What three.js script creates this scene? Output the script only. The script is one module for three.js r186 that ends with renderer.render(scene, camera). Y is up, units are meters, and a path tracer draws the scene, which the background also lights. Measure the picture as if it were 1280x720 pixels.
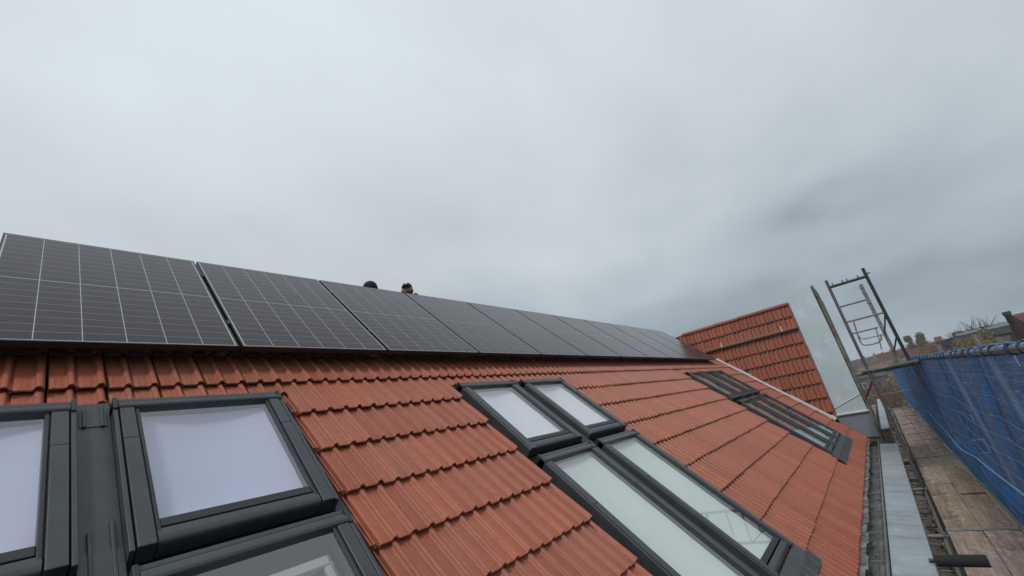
import * as THREE from 'three';
import { mergeGeometries, mergeVertices, toCreasedNormals } from 'three/addons/utils/BufferGeometryUtils.js';
import { RoundedBoxGeometry } from 'three/addons/geometries/RoundedBoxGeometry.js';
import { MarchingCubes } from 'three/addons/objects/MarchingCubes.js';

// ------------------------------------------------------------------ camera
const scene = new THREE.Scene();
const TH = THREE.MathUtils.degToRad(44);               // roof pitch
const SN = Math.sin(TH), CS = Math.cos(TH);
const CAM = new THREE.Vector3(0, 1.1653, 1.1253);
const FWD = new THREE.Vector3(0.754355, 0.327055, -0.569196);
const CUP = new THREE.Vector3(-0.133791, 0.925456, 0.354445);
const FPX = 527.77;                                    // focal length in pixels of the 1280 x 720 photograph
const camera = new THREE.PerspectiveCamera(2 * Math.atan(360 / FPX) * 180 / Math.PI, 1280 / 720, 0.05, 3000);
camera.position.copy(CAM); camera.up.copy(CUP); camera.lookAt(CAM.clone().add(FWD)); camera.updateMatrixWorld(true);

const renderer = new THREE.WebGLRenderer({ antialias: true });
renderer.setSize(1024, 576);
renderer.toneMapping = THREE.LinearToneMapping;
renderer.toneMappingExposure = 1.0;
renderer.outputColorSpace = THREE.SRGBColorSpace;
renderer.shadowMap.enabled = true;

// ------------------------------------------------------------------ noise
function rngOf(seed) { let a = seed >>> 0; return () => { a = (a + 0x6D2B79F5) | 0; let t = Math.imul(a ^ (a >>> 15), 1 | a); t = (t + Math.imul(t ^ (t >>> 7), 61 | t)) ^ t; return ((t ^ (t >>> 14)) >>> 0) / 4294967296; }; }
const hash3 = (x, y, z) => { let h = (Math.imul(x, 374761393) + Math.imul(y, 668265263) + Math.imul(z, 2147483647 ^ 974634)) | 0; h = Math.imul(h ^ (h >>> 13), 1274126177); return ((h ^ (h >>> 16)) >>> 0) / 4294967296; };
const sm = t => t * t * (3 - 2 * t);
function noise3(x, y, z) {
  const X = Math.floor(x), Y = Math.floor(y), Z = Math.floor(z), a = sm(x - X), b = sm(y - Y), c = sm(z - Z);
  const L = (p, q, t) => p + (q - p) * t, H = (i, j, k) => hash3(X + i, Y + j, Z + k);
  return L(L(L(H(0, 0, 0), H(1, 0, 0), a), L(H(0, 1, 0), H(1, 1, 0), a), b), L(L(H(0, 0, 1), H(1, 0, 1), a), L(H(0, 1, 1), H(1, 1, 1), a), b), c);
}
function fbm(x, y, z, o = 5) { let s = 0, a = 0.5, t = 0; for (let i = 0; i < o; i++) { s += a * noise3(x, y, z); t += a; a *= 0.5; x = x * 2.03 + 11.3; y = y * 2.01 + 5.7; z = z * 2.02 + 3.1; } return s / t; }
const sstep = (a, b, x) => { const t = Math.min(1, Math.max(0, (x - a) / (b - a))); return t * t * (3 - 2 * t); };

// ------------------------------------------------------------------ sky (overcast) and soft sun
const SKYW = 768, SKYH = 384;
const E1 = new THREE.Vector3(-0.0048, -0.0198, 0.2727).normalize();
const SMUDGE = new THREE.Vector3(0.9544, 0.2949, 0.0463).normalize();
function skyColour(d) {
  // layered overcast: paler overhead, bluer and darker towards the horizon, soft rolls of thicker cloud
  const h = Math.max(d.y, 0.0) + 0.20;
  const px = d.x / h, pz = d.z / h;
  const warp = fbm(px * 0.6 + 4.2, pz * 0.6 - 1.3, 0.7, 3);
  const big = fbm(px * 0.55 + warp * 1.1 + 7.1, pz * 0.8 + 2.2, 1.9, 4);
  const mid = fbm(px * 1.7 + warp * 2.2, pz * 2.3 + 9.2, 4.4, 5);
  const fine = fbm(px * 4.5 + big * 3, pz * 6 + 3.3, 8.8, 4);
  let L = 0.385 + 0.19 * sstep(0.02, 0.42, d.y) + 0.11 * sstep(0.35, 0.8, d.y) - 0.055 * d.z + 0.20 * (big - 0.5) + 0.17 * (mid - 0.5) + 0.07 * (fine - 0.5);
  // a thicker, ragged roll of cloud in the east
  const q = d.clone().sub(SMUDGE), a = q.dot(E1), r2 = Math.max(0, q.lengthSq() - a * a);
  L -= 0.20 * Math.exp(-(a * a) / 0.020 - r2 / 0.0018) * sstep(0.2, 0.7, mid * 0.5 + fine * 0.5);
  L = Math.max(0.2, L);
  const t = sstep(0.34, 0.64, L);
  return [L * (0.872 + 0.068 * t), L * 1.035, L * (1.165 - 0.057 * t)];
}
{
  const data = new Float32Array(SKYW * SKYH * 4), d = new THREE.Vector3();
  for (let j = 0; j < SKYH; j++) {
    const lat = ((j + 0.5) / SKYH - 0.5) * Math.PI;
    for (let i = 0; i < SKYW; i++) {
      const lon = ((i + 0.5) / SKYW - 0.5) * 2 * Math.PI;
      d.set(Math.cos(lat) * Math.cos(lon), Math.sin(lat), Math.cos(lat) * Math.sin(lon));
      const c = skyColour(d), k = (j * SKYW + i) * 4;
      data[k] = c[0]; data[k + 1] = c[1]; data[k + 2] = c[2]; data[k + 3] = 1;
    }
  }
  const t = new THREE.DataTexture(data, SKYW, SKYH, THREE.RGBAFormat, THREE.FloatType);
  t.mapping = THREE.EquirectangularReflectionMapping; t.magFilter = t.minFilter = THREE.LinearFilter; t.wrapS = THREE.RepeatWrapping; t.needsUpdate = true;
  scene.background = t; scene.environment = t;
}
const sun = new THREE.DirectionalLight(new THREE.Color(1, 0.97, 0.93), 1.5);
sun.position.set(-15, 25, 3.2); sun.target.position.set(6, 0, -1); scene.add(sun, sun.target);
sun.castShadow = true; sun.shadow.radius = 20; sun.shadow.mapSize.set(2048, 2048);
Object.assign(sun.shadow.camera, { left: -22, right: 22, top: 22, bottom: -22, near: 1, far: 90 });
scene.fog = new THREE.FogExp2(0xaebac4, 0.0011);

// ------------------------------------------------------------------ helpers
const GROUND = -11.6;
const rnd = rngOf(20231);
const R = (a, b) => a + (b - a) * rnd();
const taken = {};
function numbered(n) { const k = taken[n] || 0; taken[n] = k + 1; return k ? `${n}_${String(k).padStart(3, '0')}` : n; }
function shade(o) { o.castShadow = o.receiveShadow = true; return o; }
function tag(o, label, category, group, kind) { if (label) o.userData.label = label; if (category) o.userData.category = category; if (group) o.userData.group = group; if (kind) o.userData.kind = kind; return o; }
function thing(name, label, category, pos = [0, 0, 0], group) { const g = new THREE.Group(); g.name = numbered(name); g.position.set(...pos); scene.add(g); g.updateMatrixWorld(true); return tag(g, label, category, group); }
function mesh(name, geo, mat, parent) { const m = shade(new THREE.Mesh(geo, mat)); m.name = name; if (parent) parent.add(m); else { m.name = numbered(name); scene.add(m); } m.updateMatrixWorld(true); return m; }
// put a child at a WORLD matrix
function atWorld(o, M) { const L = o.parent.matrixWorld.clone().invert().multiply(M); L.decompose(o.position, o.quaternion, o.scale); o.updateMatrixWorld(true); return o; }
const I4 = new THREE.Matrix4();
const ROOF = new THREE.Matrix4().makeBasis(new THREE.Vector3(1, 0, 0), new THREE.Vector3(0, SN, -CS), new THREE.Vector3(0, CS, SN));
const roofAt = (u, v, n) => new THREE.Vector3(u, v, n).applyMatrix4(ROOF);
const roofM = (u, v, n) => ROOF.clone().multiply(new THREE.Matrix4().makeTranslation(u, v, n));
// box by its limits
function bx(x0, x1, y0, y1, z0, z1) { const g = new THREE.BoxGeometry(x1 - x0, y1 - y0, z1 - z0); g.translate((x0 + x1) / 2, (y0 + y1) / 2, (z0 + z1) / 2); return boxUV(g); }
function rbx(x0, x1, y0, y1, z0, z1, r = 0.006, s = 2) { const m = Math.min(x1 - x0, y1 - y0, z1 - z0) * 0.49; const g = new RoundedBoxGeometry(x1 - x0, y1 - y0, z1 - z0, s, Math.min(r, m)); g.translate((x0 + x1) / 2, (y0 + y1) / 2, (z0 + z1) / 2); return boxUV(g); }
// uv in metres from the dominant axis of the normal
function boxUV(g) {
  const p = g.attributes.position, n = g.attributes.normal, uv = new Float32Array(p.count * 2);
  for (let i = 0; i < p.count; i++) {
    const ax = Math.abs(n.getX(i)), ay = Math.abs(n.getY(i)), az = Math.abs(n.getZ(i));
    if (ay >= ax && ay >= az) { uv[2 * i] = p.getX(i); uv[2 * i + 1] = p.getZ(i); }
    else if (ax >= az) { uv[2 * i] = p.getZ(i); uv[2 * i + 1] = p.getY(i); }
    else { uv[2 * i] = p.getX(i); uv[2 * i + 1] = p.getY(i); }
  }
  g.setAttribute('uv', new THREE.BufferAttribute(uv, 2)); return g;
}
const merge = gs => mergeGeometries(gs.map(g => { let q = g.index ? g.toNonIndexed() : g; for (const k of Object.keys(q.attributes)) if (!['position', 'normal', 'uv', 'color'].includes(k)) q.deleteAttribute(k); return q; }));
function tube(pts, r, seg = 8, n = null, closed = false) { const c = new THREE.CatmullRomCurve3(pts.map(p => p.isVector3 ? p : new THREE.Vector3(...p)), closed, 'centripetal'); return new THREE.TubeGeometry(c, n || Math.max(2, pts.length * 3), r, seg, closed); }
function bar(a, b, r, seg = 10) { const A = new THREE.Vector3(...a), B = new THREE.Vector3(...b), d = B.clone().sub(A), L = d.length(); const g = new THREE.CylinderGeometry(r, r, L, seg); g.translate(0, L / 2, 0); g.applyQuaternion(new THREE.Quaternion().setFromUnitVectors(new THREE.Vector3(0, 1, 0), d.normalize())); g.translate(...a); return g; }
// photograph pixel -> ray
const CR = new THREE.Vector3().crossVectors(FWD, CUP).normalize();
const ray = (px, py) => FWD.clone().multiplyScalar(FPX).addScaledVector(CR, px - 640).addScaledVector(CUP, 360 - py).normalize();
const atX = (px, py, x) => { const r = ray(px, py); return CAM.clone().addScaledVector(r, (x - CAM.x) / r.x); };

// ------------------------------------------------------------------ textures
function texOf(size, fn, srgb = true) {
  const d = new Uint8Array(size * size * 4);
  for (let j = 0; j < size; j++) for (let i = 0; i < size; i++) { const c = fn(i / size, j / size, i, j), k = (j * size + i) * 4; for (let q = 0; q < 3; q++) d[k + q] = Math.max(0, Math.min(255, c[q] * 255)); d[k + 3] = 255; }
  const t = new THREE.DataTexture(d, size, size); t.wrapS = t.wrapT = THREE.RepeatWrapping; t.magFilter = THREE.LinearFilter; t.minFilter = THREE.LinearMipmapLinearFilter; t.generateMipmaps = true; if (srgb) t.colorSpace = THREE.SRGBColorSpace; t.needsUpdate = true; return t;
}
// periodic fbm on the unit square
const perlin2 = (u, v, f, seed, o = 4) => { let s = 0, a = 0.5, t = 0; for (let i = 0; i < o; i++) { const F = f << i, x = u * F, y = v * F, X = Math.floor(x), Y = Math.floor(y), p = sm(x - X), q = sm(y - Y); const H = (m, n) => hash3(((X + m) % F + F) % F, ((Y + n) % F + F) % F, seed + i * 17); s += a * ((H(0, 0) * (1 - p) + H(1, 0) * p) * (1 - q) + (H(0, 1) * (1 - p) + H(1, 1) * p) * q); t += a; a *= 0.55; } return s / t; };
function rep(t, x, y, ox = 0, oy = 0) { const c = t.clone(); c.repeat.set(x, y); c.offset.set(ox, oy); c.needsUpdate = true; return c; }
const tClay = texOf(512, (u, v) => {
  const a = perlin2(u, v, 3, 11, 5), b = perlin2(u, v, 48, 12, 3), c = perlin2(u, v * 0.999, 128, 13, 1);
  const streak = perlin2(u, v, 2, 15, 2) * 0.5 + 0.5 * perlin2((u * 6) % 1, v, 4, 16, 3);
  let L = 0.90 + 0.07 * (a - 0.5) + 0.11 * (b - 0.5);
  if (c > 0.9) L -= 0.10; if (c < 0.06) L += 0.07;
  const m = sstep(0.64, 0.80, perlin2(u, v, 9, 18, 4)) * 0.03;
  return [L - m * 0.7, L * 0.98 - m * 0.45, L * 0.965 - m * 0.35];
});
const tGrain = texOf(512, (u, v) => { const a = perlin2(u, v, 5, 21, 5), b = perlin2(u, v, 90, 22, 2); const L = 0.86 + 0.18 * (a - 0.5) + 0.12 * (b - 0.5); return [L, L, L]; });
const tZinc = texOf(512, (u, v) => { const a = perlin2(u, v, 3, 31, 5), s = perlin2(u, v, 24, 32, 3), k = perlin2(u, v, 7, 33, 4); let L = 0.90 + 0.09 * (a - 0.5) + 0.05 * (s - 0.5); const w = sstep(0.60, 0.78, k) * 0.035; return [L + w * 0.6, L + w, L + w]; });
const tGrime = texOf(512, (u, v) => { const a = perlin2(u, v, 4, 41, 5), b = perlin2(u, v, 40, 42, 3), c = perlin2(u, v, 10, 43, 4); let L = 0.72 + 0.5 * (a - 0.5) + 0.22 * (b - 0.5) - sstep(0.58, 0.75, c) * 0.22; return [L, L * 0.985, L * 0.95]; });
const aniso = (u, v, fu, fv, seed, o = 4) => { let s = 0, a = 0.5, t = 0; for (let i = 0; i < o; i++) { const A = fu << i, B = fv << i, x = u * A, y = v * B, X = Math.floor(x), Y = Math.floor(y), p = sm(x - X), q = sm(y - Y); const H = (m, n) => hash3((X + m) % A, (Y + n) % B, seed + i * 31); s += a * ((H(0, 0) * (1 - p) + H(1, 0) * p) * (1 - q) + (H(0, 1) * (1 - p) + H(1, 1) * p) * q); t += a; a *= 0.55; } return s / t; };
const tWood = texOf(512, (u, v) => {
  const w = perlin2(u, v, 3, 51, 3), g = aniso(u, v, 2, 26, 52, 4), f = aniso(u, v, 5, 60, 53, 3), s = perlin2(u, v, 6, 54, 5);
  let L = 0.74 + 0.26 * (g - 0.5) + 0.2 * (f - 0.5) + 0.24 * (w - 0.5); const st = sstep(0.60, 0.78, s) * 0.13, pale = sstep(0.62, 0.7, perlin2(u, v, 14, 55, 4)) * 0.14;
  return [L - st + pale, (L - st) * 0.97 + pale, (L - st * 0.9) * 0.94 + pale];
});
const tLedge = texOf(512, (u, v) => { const a = aniso(u, v, 14, 3, 231, 4), b = perlin2(u, v, 5, 232, 5), c = perlin2(u, v, 40, 233, 3), d = aniso(u, v, 40, 4, 234, 3); let L = 0.86 + 0.20 * (a - 0.5) + 0.22 * (b - 0.5) + 0.10 * (c - 0.5) - sstep(0.62, 0.75, d) * 0.10; return [L * 0.99, L, L]; });
const tBumpClay = texOf(256, (u, v) => { const L = 0.5 + 0.5 * (perlin2(u, v, 64, 61, 3) - 0.5); return [L, L, L]; }, false);
const C3 = (r, g, b) => new THREE.Color().setRGB(r, g, b);
const std = (c, rough, o = {}) => new THREE.MeshStandardMaterial({ color: c, roughness: rough, ...o });

// tile tones (fired clay with a thin matt engobe)
const TONES = [[0.415, 0.132, 0.074], [0.445, 0.145, 0.083], [0.375, 0.115, 0.064], [0.425, 0.126, 0.069], [0.40, 0.136, 0.082], [0.455, 0.140, 0.077]];
const clayM = TONES.map((c, i) => std(C3(...c), 0.5, { map: rep(tClay, 1.15, 1.15, i * 0.17 + 0.05, i * 0.29), bumpMap: tBumpClay, bumpScale: 0.0006 }));
const clayField = std(C3(1, 1, 1), 0.56, { map: rep(tClay, 1.15, 1.15), vertexColors: true });
const M = {
  underlay: std(C3(0.03, 0.03, 0.032), 0.9),
  alu: std(C3(0.062, 0.073, 0.079), 0.38, { map: rep(tGrain, 1.5, 1.5), metalness: 0.15 }),
  aluDark: std(C3(0.030, 0.034, 0.038), 0.45, { map: rep(tGrain, 2, 2), metalness: 0.1 }),
  rubber: std(C3(0.012, 0.012, 0.013), 0.8),
  glass: new THREE.MeshPhysicalMaterial({ color: 0xffffff, roughness: 0.02, transmission: 1, thickness: 0, ior: 2.33 }),
  blindLav: std(C3(0.39, 0.41, 0.56), 0.85),
  blindGrey: std(C3(0.27, 0.285, 0.285), 0.85),
  blindWhite: std(C3(0.62, 0.65, 0.70), 0.85),
  blindGreen: std(C3(0.56, 0.635, 0.61), 0.85),
  roomGrey: std(C3(0.40, 0.40, 0.435), 0.8),
  roomWhite: std(C3(0.33, 0.33, 0.345), 0.7),
  pvBlack: std(C3(0.012, 0.012, 0.013), 0.42, { metalness: 0.2 }),
  pvBack: std(C3(0.44, 0.45, 0.465), 0.6),
  zinc: std(C3(0.73, 0.85, 0.87), 0.38, { map: rep(tZinc, 0.9, 0.9), metalness: 0.35 }),
  zincDull: std(C3(0.27, 0.30, 0.33), 0.55, { map: rep(tZinc, 1.1, 1.1, 0.3, 0.2), metalness: 0.2 }),
  zincLedge: std(C3(0.43, 0.475, 0.50), 0.48, { map: rep(tLedge, 0.5, 0.5), metalness: 0.2 }),
  gutter: std(C3(0.27, 0.29, 0.295), 0.6, { map: rep(tGrime, 1.3, 1.3), metalness: 0.15 }),
  lead: std(C3(0.36, 0.38, 0.39), 0.55, { map: rep(tGrime, 1.6, 1.6), metalness: 0.15 }),
  leadDark: std(C3(0.10, 0.108, 0.115), 0.6, { map: rep(tGrain, 2, 2) }),
  steel: std(C3(0.44, 0.45, 0.45), 0.55, { map: rep(tGrime, 2, 2), metalness: 0.1 }),
  steelDark: std(C3(0.075, 0.085, 0.09), 0.5, { map: rep(tGrime, 2, 2), metalness: 0.3 }),
  steelViolet: std(C3(0.27, 0.25, 0.29), 0.5, { map: rep(tGrime, 2, 2), metalness: 0.25 }),
  render: std(C3(0.40, 0.375, 0.315), 0.9, { map: rep(tGrime, 0.6, 0.6) }),
  railGrey: std(C3(0.56, 0.54, 0.53), 0.5, { map: rep(tGrime, 1.4, 1.4) }),
  white: std(C3(0.86, 0.83, 0.80), 0.7, { map: rep(tGrain, 1, 1) }),
  batten: std(C3(0.42, 0.32, 0.21), 0.8, { map: rep(tWood, 0.8, 3) }),
  foam: std(C3(0.014, 0.014, 0.015), 0.85),
};

// ------------------------------------------------------------------ ground and surroundings
{
  const tG = texOf(512, (u, v) => { const a = perlin2(u, v, 4, 71, 6), b = perlin2(u, v, 40, 72, 3); const L = 0.55 + 0.6 * (a - 0.5) + 0.3 * (b - 0.5), w = sstep(0.45, 0.6, a); return [L * (0.9 + 0.1 * w), L * 0.92, L * (0.72 + 0.1 * w)]; });
  const g = new THREE.PlaneGeometry(1600, 1600); g.rotateX(-Math.PI / 2); g.translate(300, GROUND, 0);
  const uv = g.attributes.uv; for (let i = 0; i < uv.count; i++) uv.setXY(i, uv.getX(i) * 60, uv.getY(i) * 60);
  tag(mesh('ground', g, std(C3(0.13, 0.125, 0.10), 0.95, { map: tG })), 'grey brown yard ground far below the roof', 'ground', null, 'structure');
  const s = new THREE.PlaneGeometry(60, 26, 60, 26); s.rotateX(-Math.PI / 2);
  const p = s.attributes.position; for (let i = 0; i < p.count; i++) p.setY(i, 0.04 + 0.5 * fbm(p.getX(i) * 0.4, p.getZ(i) * 0.4, 2, 4) * Math.min(1, (30 - Math.abs(p.getX(i))) / 3) * Math.min(1, (13 - Math.abs(p.getZ(i))) / 3));
  s.translate(62, GROUND, 4); s.computeVertexNormals();
  tag(mesh('soil', s, std(C3(0.105, 0.072, 0.048), 0.95, { map: rep(tGrime, 6, 6) })), 'bare brown soil of the yard below', 'soil', null, 'structure');
}

// ------------------------------------------------------------------ the house
const house = thing('house', 'house with red tiled roof, roof windows, zinc gutter and tile-hung dormer', 'house', [6.5, GROUND, -3.2]);
function part(name, geo, mat, Mx = I4, parent = house) { return atWorld(mesh(name, geo, mat, parent), Mx); }
function partGroup(name, Mx, parent = house) { const g = new THREE.Group(); g.name = name; parent.add(g); return atWorld(g, Mx); }

const PW = 0.2185, COURSE = 0.3605, V0 = 2.645;           // tile cover width, course length, a course edge
// cross section of one tile from joint (0) to joint (1): [fraction, height]
const PROF = [[.024, -.012], [.034, -.002], [.075, 0], [.09, 0], [.10, .0030], [.115, 0], [.18, 0], [.19, .0030], [.205, 0], [.29, 0], [.310, .006], [.330, .017], [.350, .0215], [.40, .0220], [.425, .018], [.450, .006], [.466, -.009], [.488, -.009], [.500, 0], [.585, 0], [.595, .0030], [.61, 0], [.675, 0], [.685, .0030], [.70, 0], [.785, 0], [.808, .006], [.83, .0175], [.852, .0225], [.905, .0230], [.945, .017], [.974, .004]];
function profAt(f) { if (f <= PROF[0][0]) return PROF[0][1]; for (let i = 1; i < PROF.length; i++) if (f <= PROF[i][0]) { const a = PROF[i - 1], b = PROF[i]; return a[1] + (b[1] - a[1]) * (f - a[0]) / (b[0] - a[0]); } return PROF[PROF.length - 1][1]; }
const tileCache = new Map();
const LIP = 0.012, SLOPE = 0.030 / COURSE;
function tileGeo(f0, f1, v0, v1, rib, SL = SLOPE, LP = LIP, plain = false) {                    // tile local: x across, y upslope, z normal; x = 0 is its left joint
  const key = [f0.toFixed(3), f1.toFixed(3), v0.toFixed(3), v1.toFixed(3), rib, SL, LP, plain].join();
  if (tileCache.has(key)) return tileCache.get(key);
  if (f1 > 0.974) f1 = 0.974; if (f0 < 0.024) f0 = 0.024;
  const fs = [f0, ...PROF.filter(p => !plain || p[1] !== 0.003).map(p => p[0]).filter(f => f > f0 + 0.004 && f < f1 - 0.004), f1];
  const pos = [], uv = [], idx = [];
  const z = (f, v) => profAt(f) - v * SL;
  const rows = [[v0 + 0.0, -LP], [v0 + 0.0, -0.0035], [v0 + 0.0045, 0], [v1, 0]];
  const strip = (pts) => { // pts: array of rows of [x,y,z]; own vertices per strip for crisp edges
    const b = pos.length / 3, n = pts[0].length; for (const r of pts) for (const q of r) { pos.push(...q); uv.push(q[0], q[1] + q[2]); }
    for (let j = 0; j + 1 < pts.length; j++) for (let i = 0; i + 1 < n; i++) { const a = b + j * n + i; idx.push(a, a + 1, a + n, a + 1, a + n + 1, a + n); }
  };
  const P = rows.map(([v, dz]) => fs.map(f => [f * PW, v, z(f, v) + dz]));
  strip([P[0], P[1]]); strip([P[1], P[2], P[3]]);
  // right-hand edge, left edge and underside lip
  strip([[[f1 * PW, v0, z(f1, v0) - LP - 0.006], [f1 * PW, v1, z(f1, v1) - LP - 0.006]], [[f1 * PW, v0, z(f1, v0) - 0.002], [f1 * PW, v1, z(f1, v1) - 0.002]]]);
  strip([[[f0 * PW, v0, z(f0, v0)], [f0 * PW, v1, z(f0, v1)]], [[f0 * PW, v0, z(f0, v0) - LP], [f0 * PW, v1, z(f0, v1) - LP]]]);
  const under = [v0 + 0.07, v0].map(v => [fs[0], 0.25, 0.43, 0.65, fs[fs.length - 1]].filter((f, i, a) => i === 0 || i === a.length - 1 || (f > f0 + 0.02 && f < f1 - 0.02)).map(f => [f * PW, v, z(f, v) - LP]));
  strip(under);
  if (rib) { // the uncovered side lap with its two ribs
    const rp = [[-.205, -.034], [-.195, -.004], [-.165, -.002], [-.155, -.030], [-.115, -.030], [-.105, -.004], [-.075, -.002], [-.065, -.030], [.0, -.030], [.022, -.012]];
    for (let i = 0; i + 1 < rp.length; i++) strip([[rp[i], rp[i + 1]].map(([f, h]) => [f * PW, v0 + 0.012, h - 0.03]), [rp[i], rp[i + 1]].map(([f, h]) => [f * PW, v0 + 0.012, h])]), strip([[rp[i], rp[i + 1]].map(([f, h]) => [f * PW, v0 + 0.012, h]), [rp[i], rp[i + 1]].map(([f, h]) => [f * PW, v1 - 0.02, h - v1 * SLOPE])]);
  }
  const g = new THREE.BufferGeometry();
  g.setAttribute('position', new THREE.Float32BufferAttribute(pos, 3)); g.setAttribute('uv', new THREE.Float32BufferAttribute(uv, 2)); g.setIndex(idx); g.computeVertexNormals();
  tileCache.set(key, g); return g;
}
const U_END = 13.37;
const roofDeck = part('roof', merge([bx(-3, 13.4, -0.57, 4.44, -0.30, -0.17)]), M.underlay, ROOF);
roofDeck.userData.label = 'red clay tile roof slope laid in courses';
// window blocks that interrupt the tiles: [u0, u1, v0, v1]
const BLOCKS = [[-9, 1.206, -0.17, 2.515], [2.650, 4.435, -0.17, 2.515], [8.955, 11.70, -0.17, 2.515]];
const tiles = [];
for (let k = -4; k <= 9; k++) {
  const ve = V0 - k * COURSE;                               // lower edge of the course
  const cuts = [];
  // columns: a half tile sits at 1.472 .. 1.579
  for (let c = -20; c < 0; c++) cuts.push([1.472 + c * PW, 0, 1]);
  cuts.push([1.472, 0.5, 1]);
  for (let c = 0; c < 62; c++) cuts.push([1.579 + c * PW, 0, 1]);
  for (const [u0, s0] of cuts) {
    const left = s0 ? u0 - 0.5 * PW : u0; let f0 = s0, f1 = 1, v0 = 0, v1 = k === -4 ? 0.36 : 0.402, rib = false, skip = false;
    if (left + PW < -1.4) continue;
    for (const [a, b, c, d] of BLOCKS) {
      const lo = ve, hi = ve + COURSE;
      if (hi <= c + 0.02 || lo >= d - 0.005) continue;       // course not touched
      const x0 = left + f0 * PW, x1 = left + f1 * PW;
      const inside = Math.min(x1, b) - Math.max(x0, a);
      if (inside <= 0.003) { if (Math.abs(x0 - b) < 0.06) rib = true; continue; }
      if (lo >= c - 0.01 && hi > d + 0.02 && inside > 0.06) { v0 = Math.max(v0, d - lo); continue; }     // cut above the window head
      if (lo < c && hi > c + 0.02) { if (inside > 0.1) v1 = Math.min(v1, c - lo + 0.03); continue; }
      if (x0 < a) f1 = Math.min(f1, (a - left) / PW); else if (x1 > b) { f0 = Math.max(f0, (b - left) / PW); } else skip = true;
    }
    if (left + f1 * PW > U_END) f1 = (U_END - left) / PW;
    if (skip || f1 - f0 < 0.26) continue;
    if (Math.abs(left - 1.2535) < 0.01 && k >= 1) rib = true;
    tiles.push({ left, ve, f0, f1, v0, v1, rib, c: new THREE.Vector3(left + PW / 2, ve + 0.15, 0) });
  }
}
const camRoof = CAM.clone().applyMatrix4(ROOF.clone().invert());
camera.updateProjectionMatrix();
const seenTile = t => { // rough apparent size, zero when outside the frame or under the panels
  const p = t.c.clone().applyMatrix4(ROOF), q = p.clone().sub(CAM), dz = q.dot(FWD); if (dz < 0.2) return 0;
  const x = 640 + FPX * q.dot(CR) / dz, y = 360 - FPX * q.dot(CUP) / dz; if (x < -60 || x > 1300 || y < 300 || y > 790 || t.ve > 2.9) return 0;
  const d = t.c.clone().sub(camRoof); return d.z * d.z / Math.pow(d.length(), 6) + 1e-9;
};
tiles.forEach(t => { t.s = seenTile(t); });
tiles.sort((a, b) => b.s - a.s);
const field = [];
tiles.forEach((t, i) => {
  const g = tileGeo(t.f0, t.f1, t.v0, t.v1, t.rib, SLOPE, LIP, t.left > 4.4), jx = R(-.0012, .0012), jy = R(-.004, .004), jz = R(-.0014, .003), ry = R(-.009, .009), rz = R(-.006, .006);
  const tone = Math.floor(rnd() * TONES.length);
  if (i < 300) {
    const m = mesh('tile', g, clayM[tone], roofDeck); m.position.set(t.left + jx, t.ve + jy, -0.022 + jz); m.rotation.set(R(-.004, .004), ry, rz); m.updateMatrixWorld(true);
  } else {
    const q = g.clone(); const c = new Float32Array(q.attributes.position.count * 3), f = R(0.96, 1.04); for (let j = 0; j < c.length; j += 3) { c[j] = TONES[tone][0] * f; c[j + 1] = TONES[tone][1] * f; c[j + 2] = TONES[tone][2] * f; }
    q.setAttribute('color', new THREE.BufferAttribute(c, 3)); const ou = R(0, 1), ov = R(0, 1), uv = q.attributes.uv; for (let j = 0; j < uv.count; j++) uv.setXY(j, uv.getX(j) + ou, uv.getY(j) + ov);
    q.rotateY(ry); q.translate(t.left + jx, t.ve + jy, -0.022 + jz); field.push(q);
  }
});
{ const f = mesh('far_tiles', merge(field), clayField, roofDeck); f.userData.kind = 'stuff'; }
console.log('tiles', tiles.length);
// ridge and rear slope
{
  const rg = []; const prof = new THREE.CylinderGeometry(0.105, 0.115, 0.40, 12, 1, true, 0, Math.PI); prof.rotateZ(Math.PI / 2); prof.rotateX(-Math.PI / 2 * 0);
  const P = roofAt(0, 4.42, -0.06);
  const ridge = partGroup('ridge', new THREE.Matrix4().makeTranslation(0, P.y, P.z));
  for (let i = 0; i < 44; i++) { const g = new THREE.CylinderGeometry(0.10, 0.11, 0.40, 10, 1, false, -Math.PI / 2, Math.PI); g.rotateZ(Math.PI / 2); g.rotateX(Math.PI / 2); g.rotateX(-Math.PI / 2); const m = mesh('ridge_tile', g, clayM[i % 6], ridge); m.position.set(-3 + i * 0.375, -0.06, 0); }
  const back = bx(-3, 17.4, -6.2, 0, -0.2, 0); const B = new THREE.Matrix4().makeBasis(new THREE.Vector3(1, 0, 0), new THREE.Vector3(0, SN, CS), new THREE.Vector3(0, CS, -SN)); B.setPosition(0, P.y + 0.0, P.z - 0.03);
  part('rear_roof', back, clayM[2], B);
}
// walls under the roof (the street wall carries the cornice)
part('wall', merge([bx(-3, 26, GROUND, -0.62, -0.05, 0.58), bx(-3, 26, GROUND, -1.45, -7.2, -6.6), bx(-3.0, -2.6, GROUND, -1.4, -6.6, -0.05), bx(25.6, 26, GROUND, -1.4, -6.6, -0.05)]), M.render);

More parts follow.
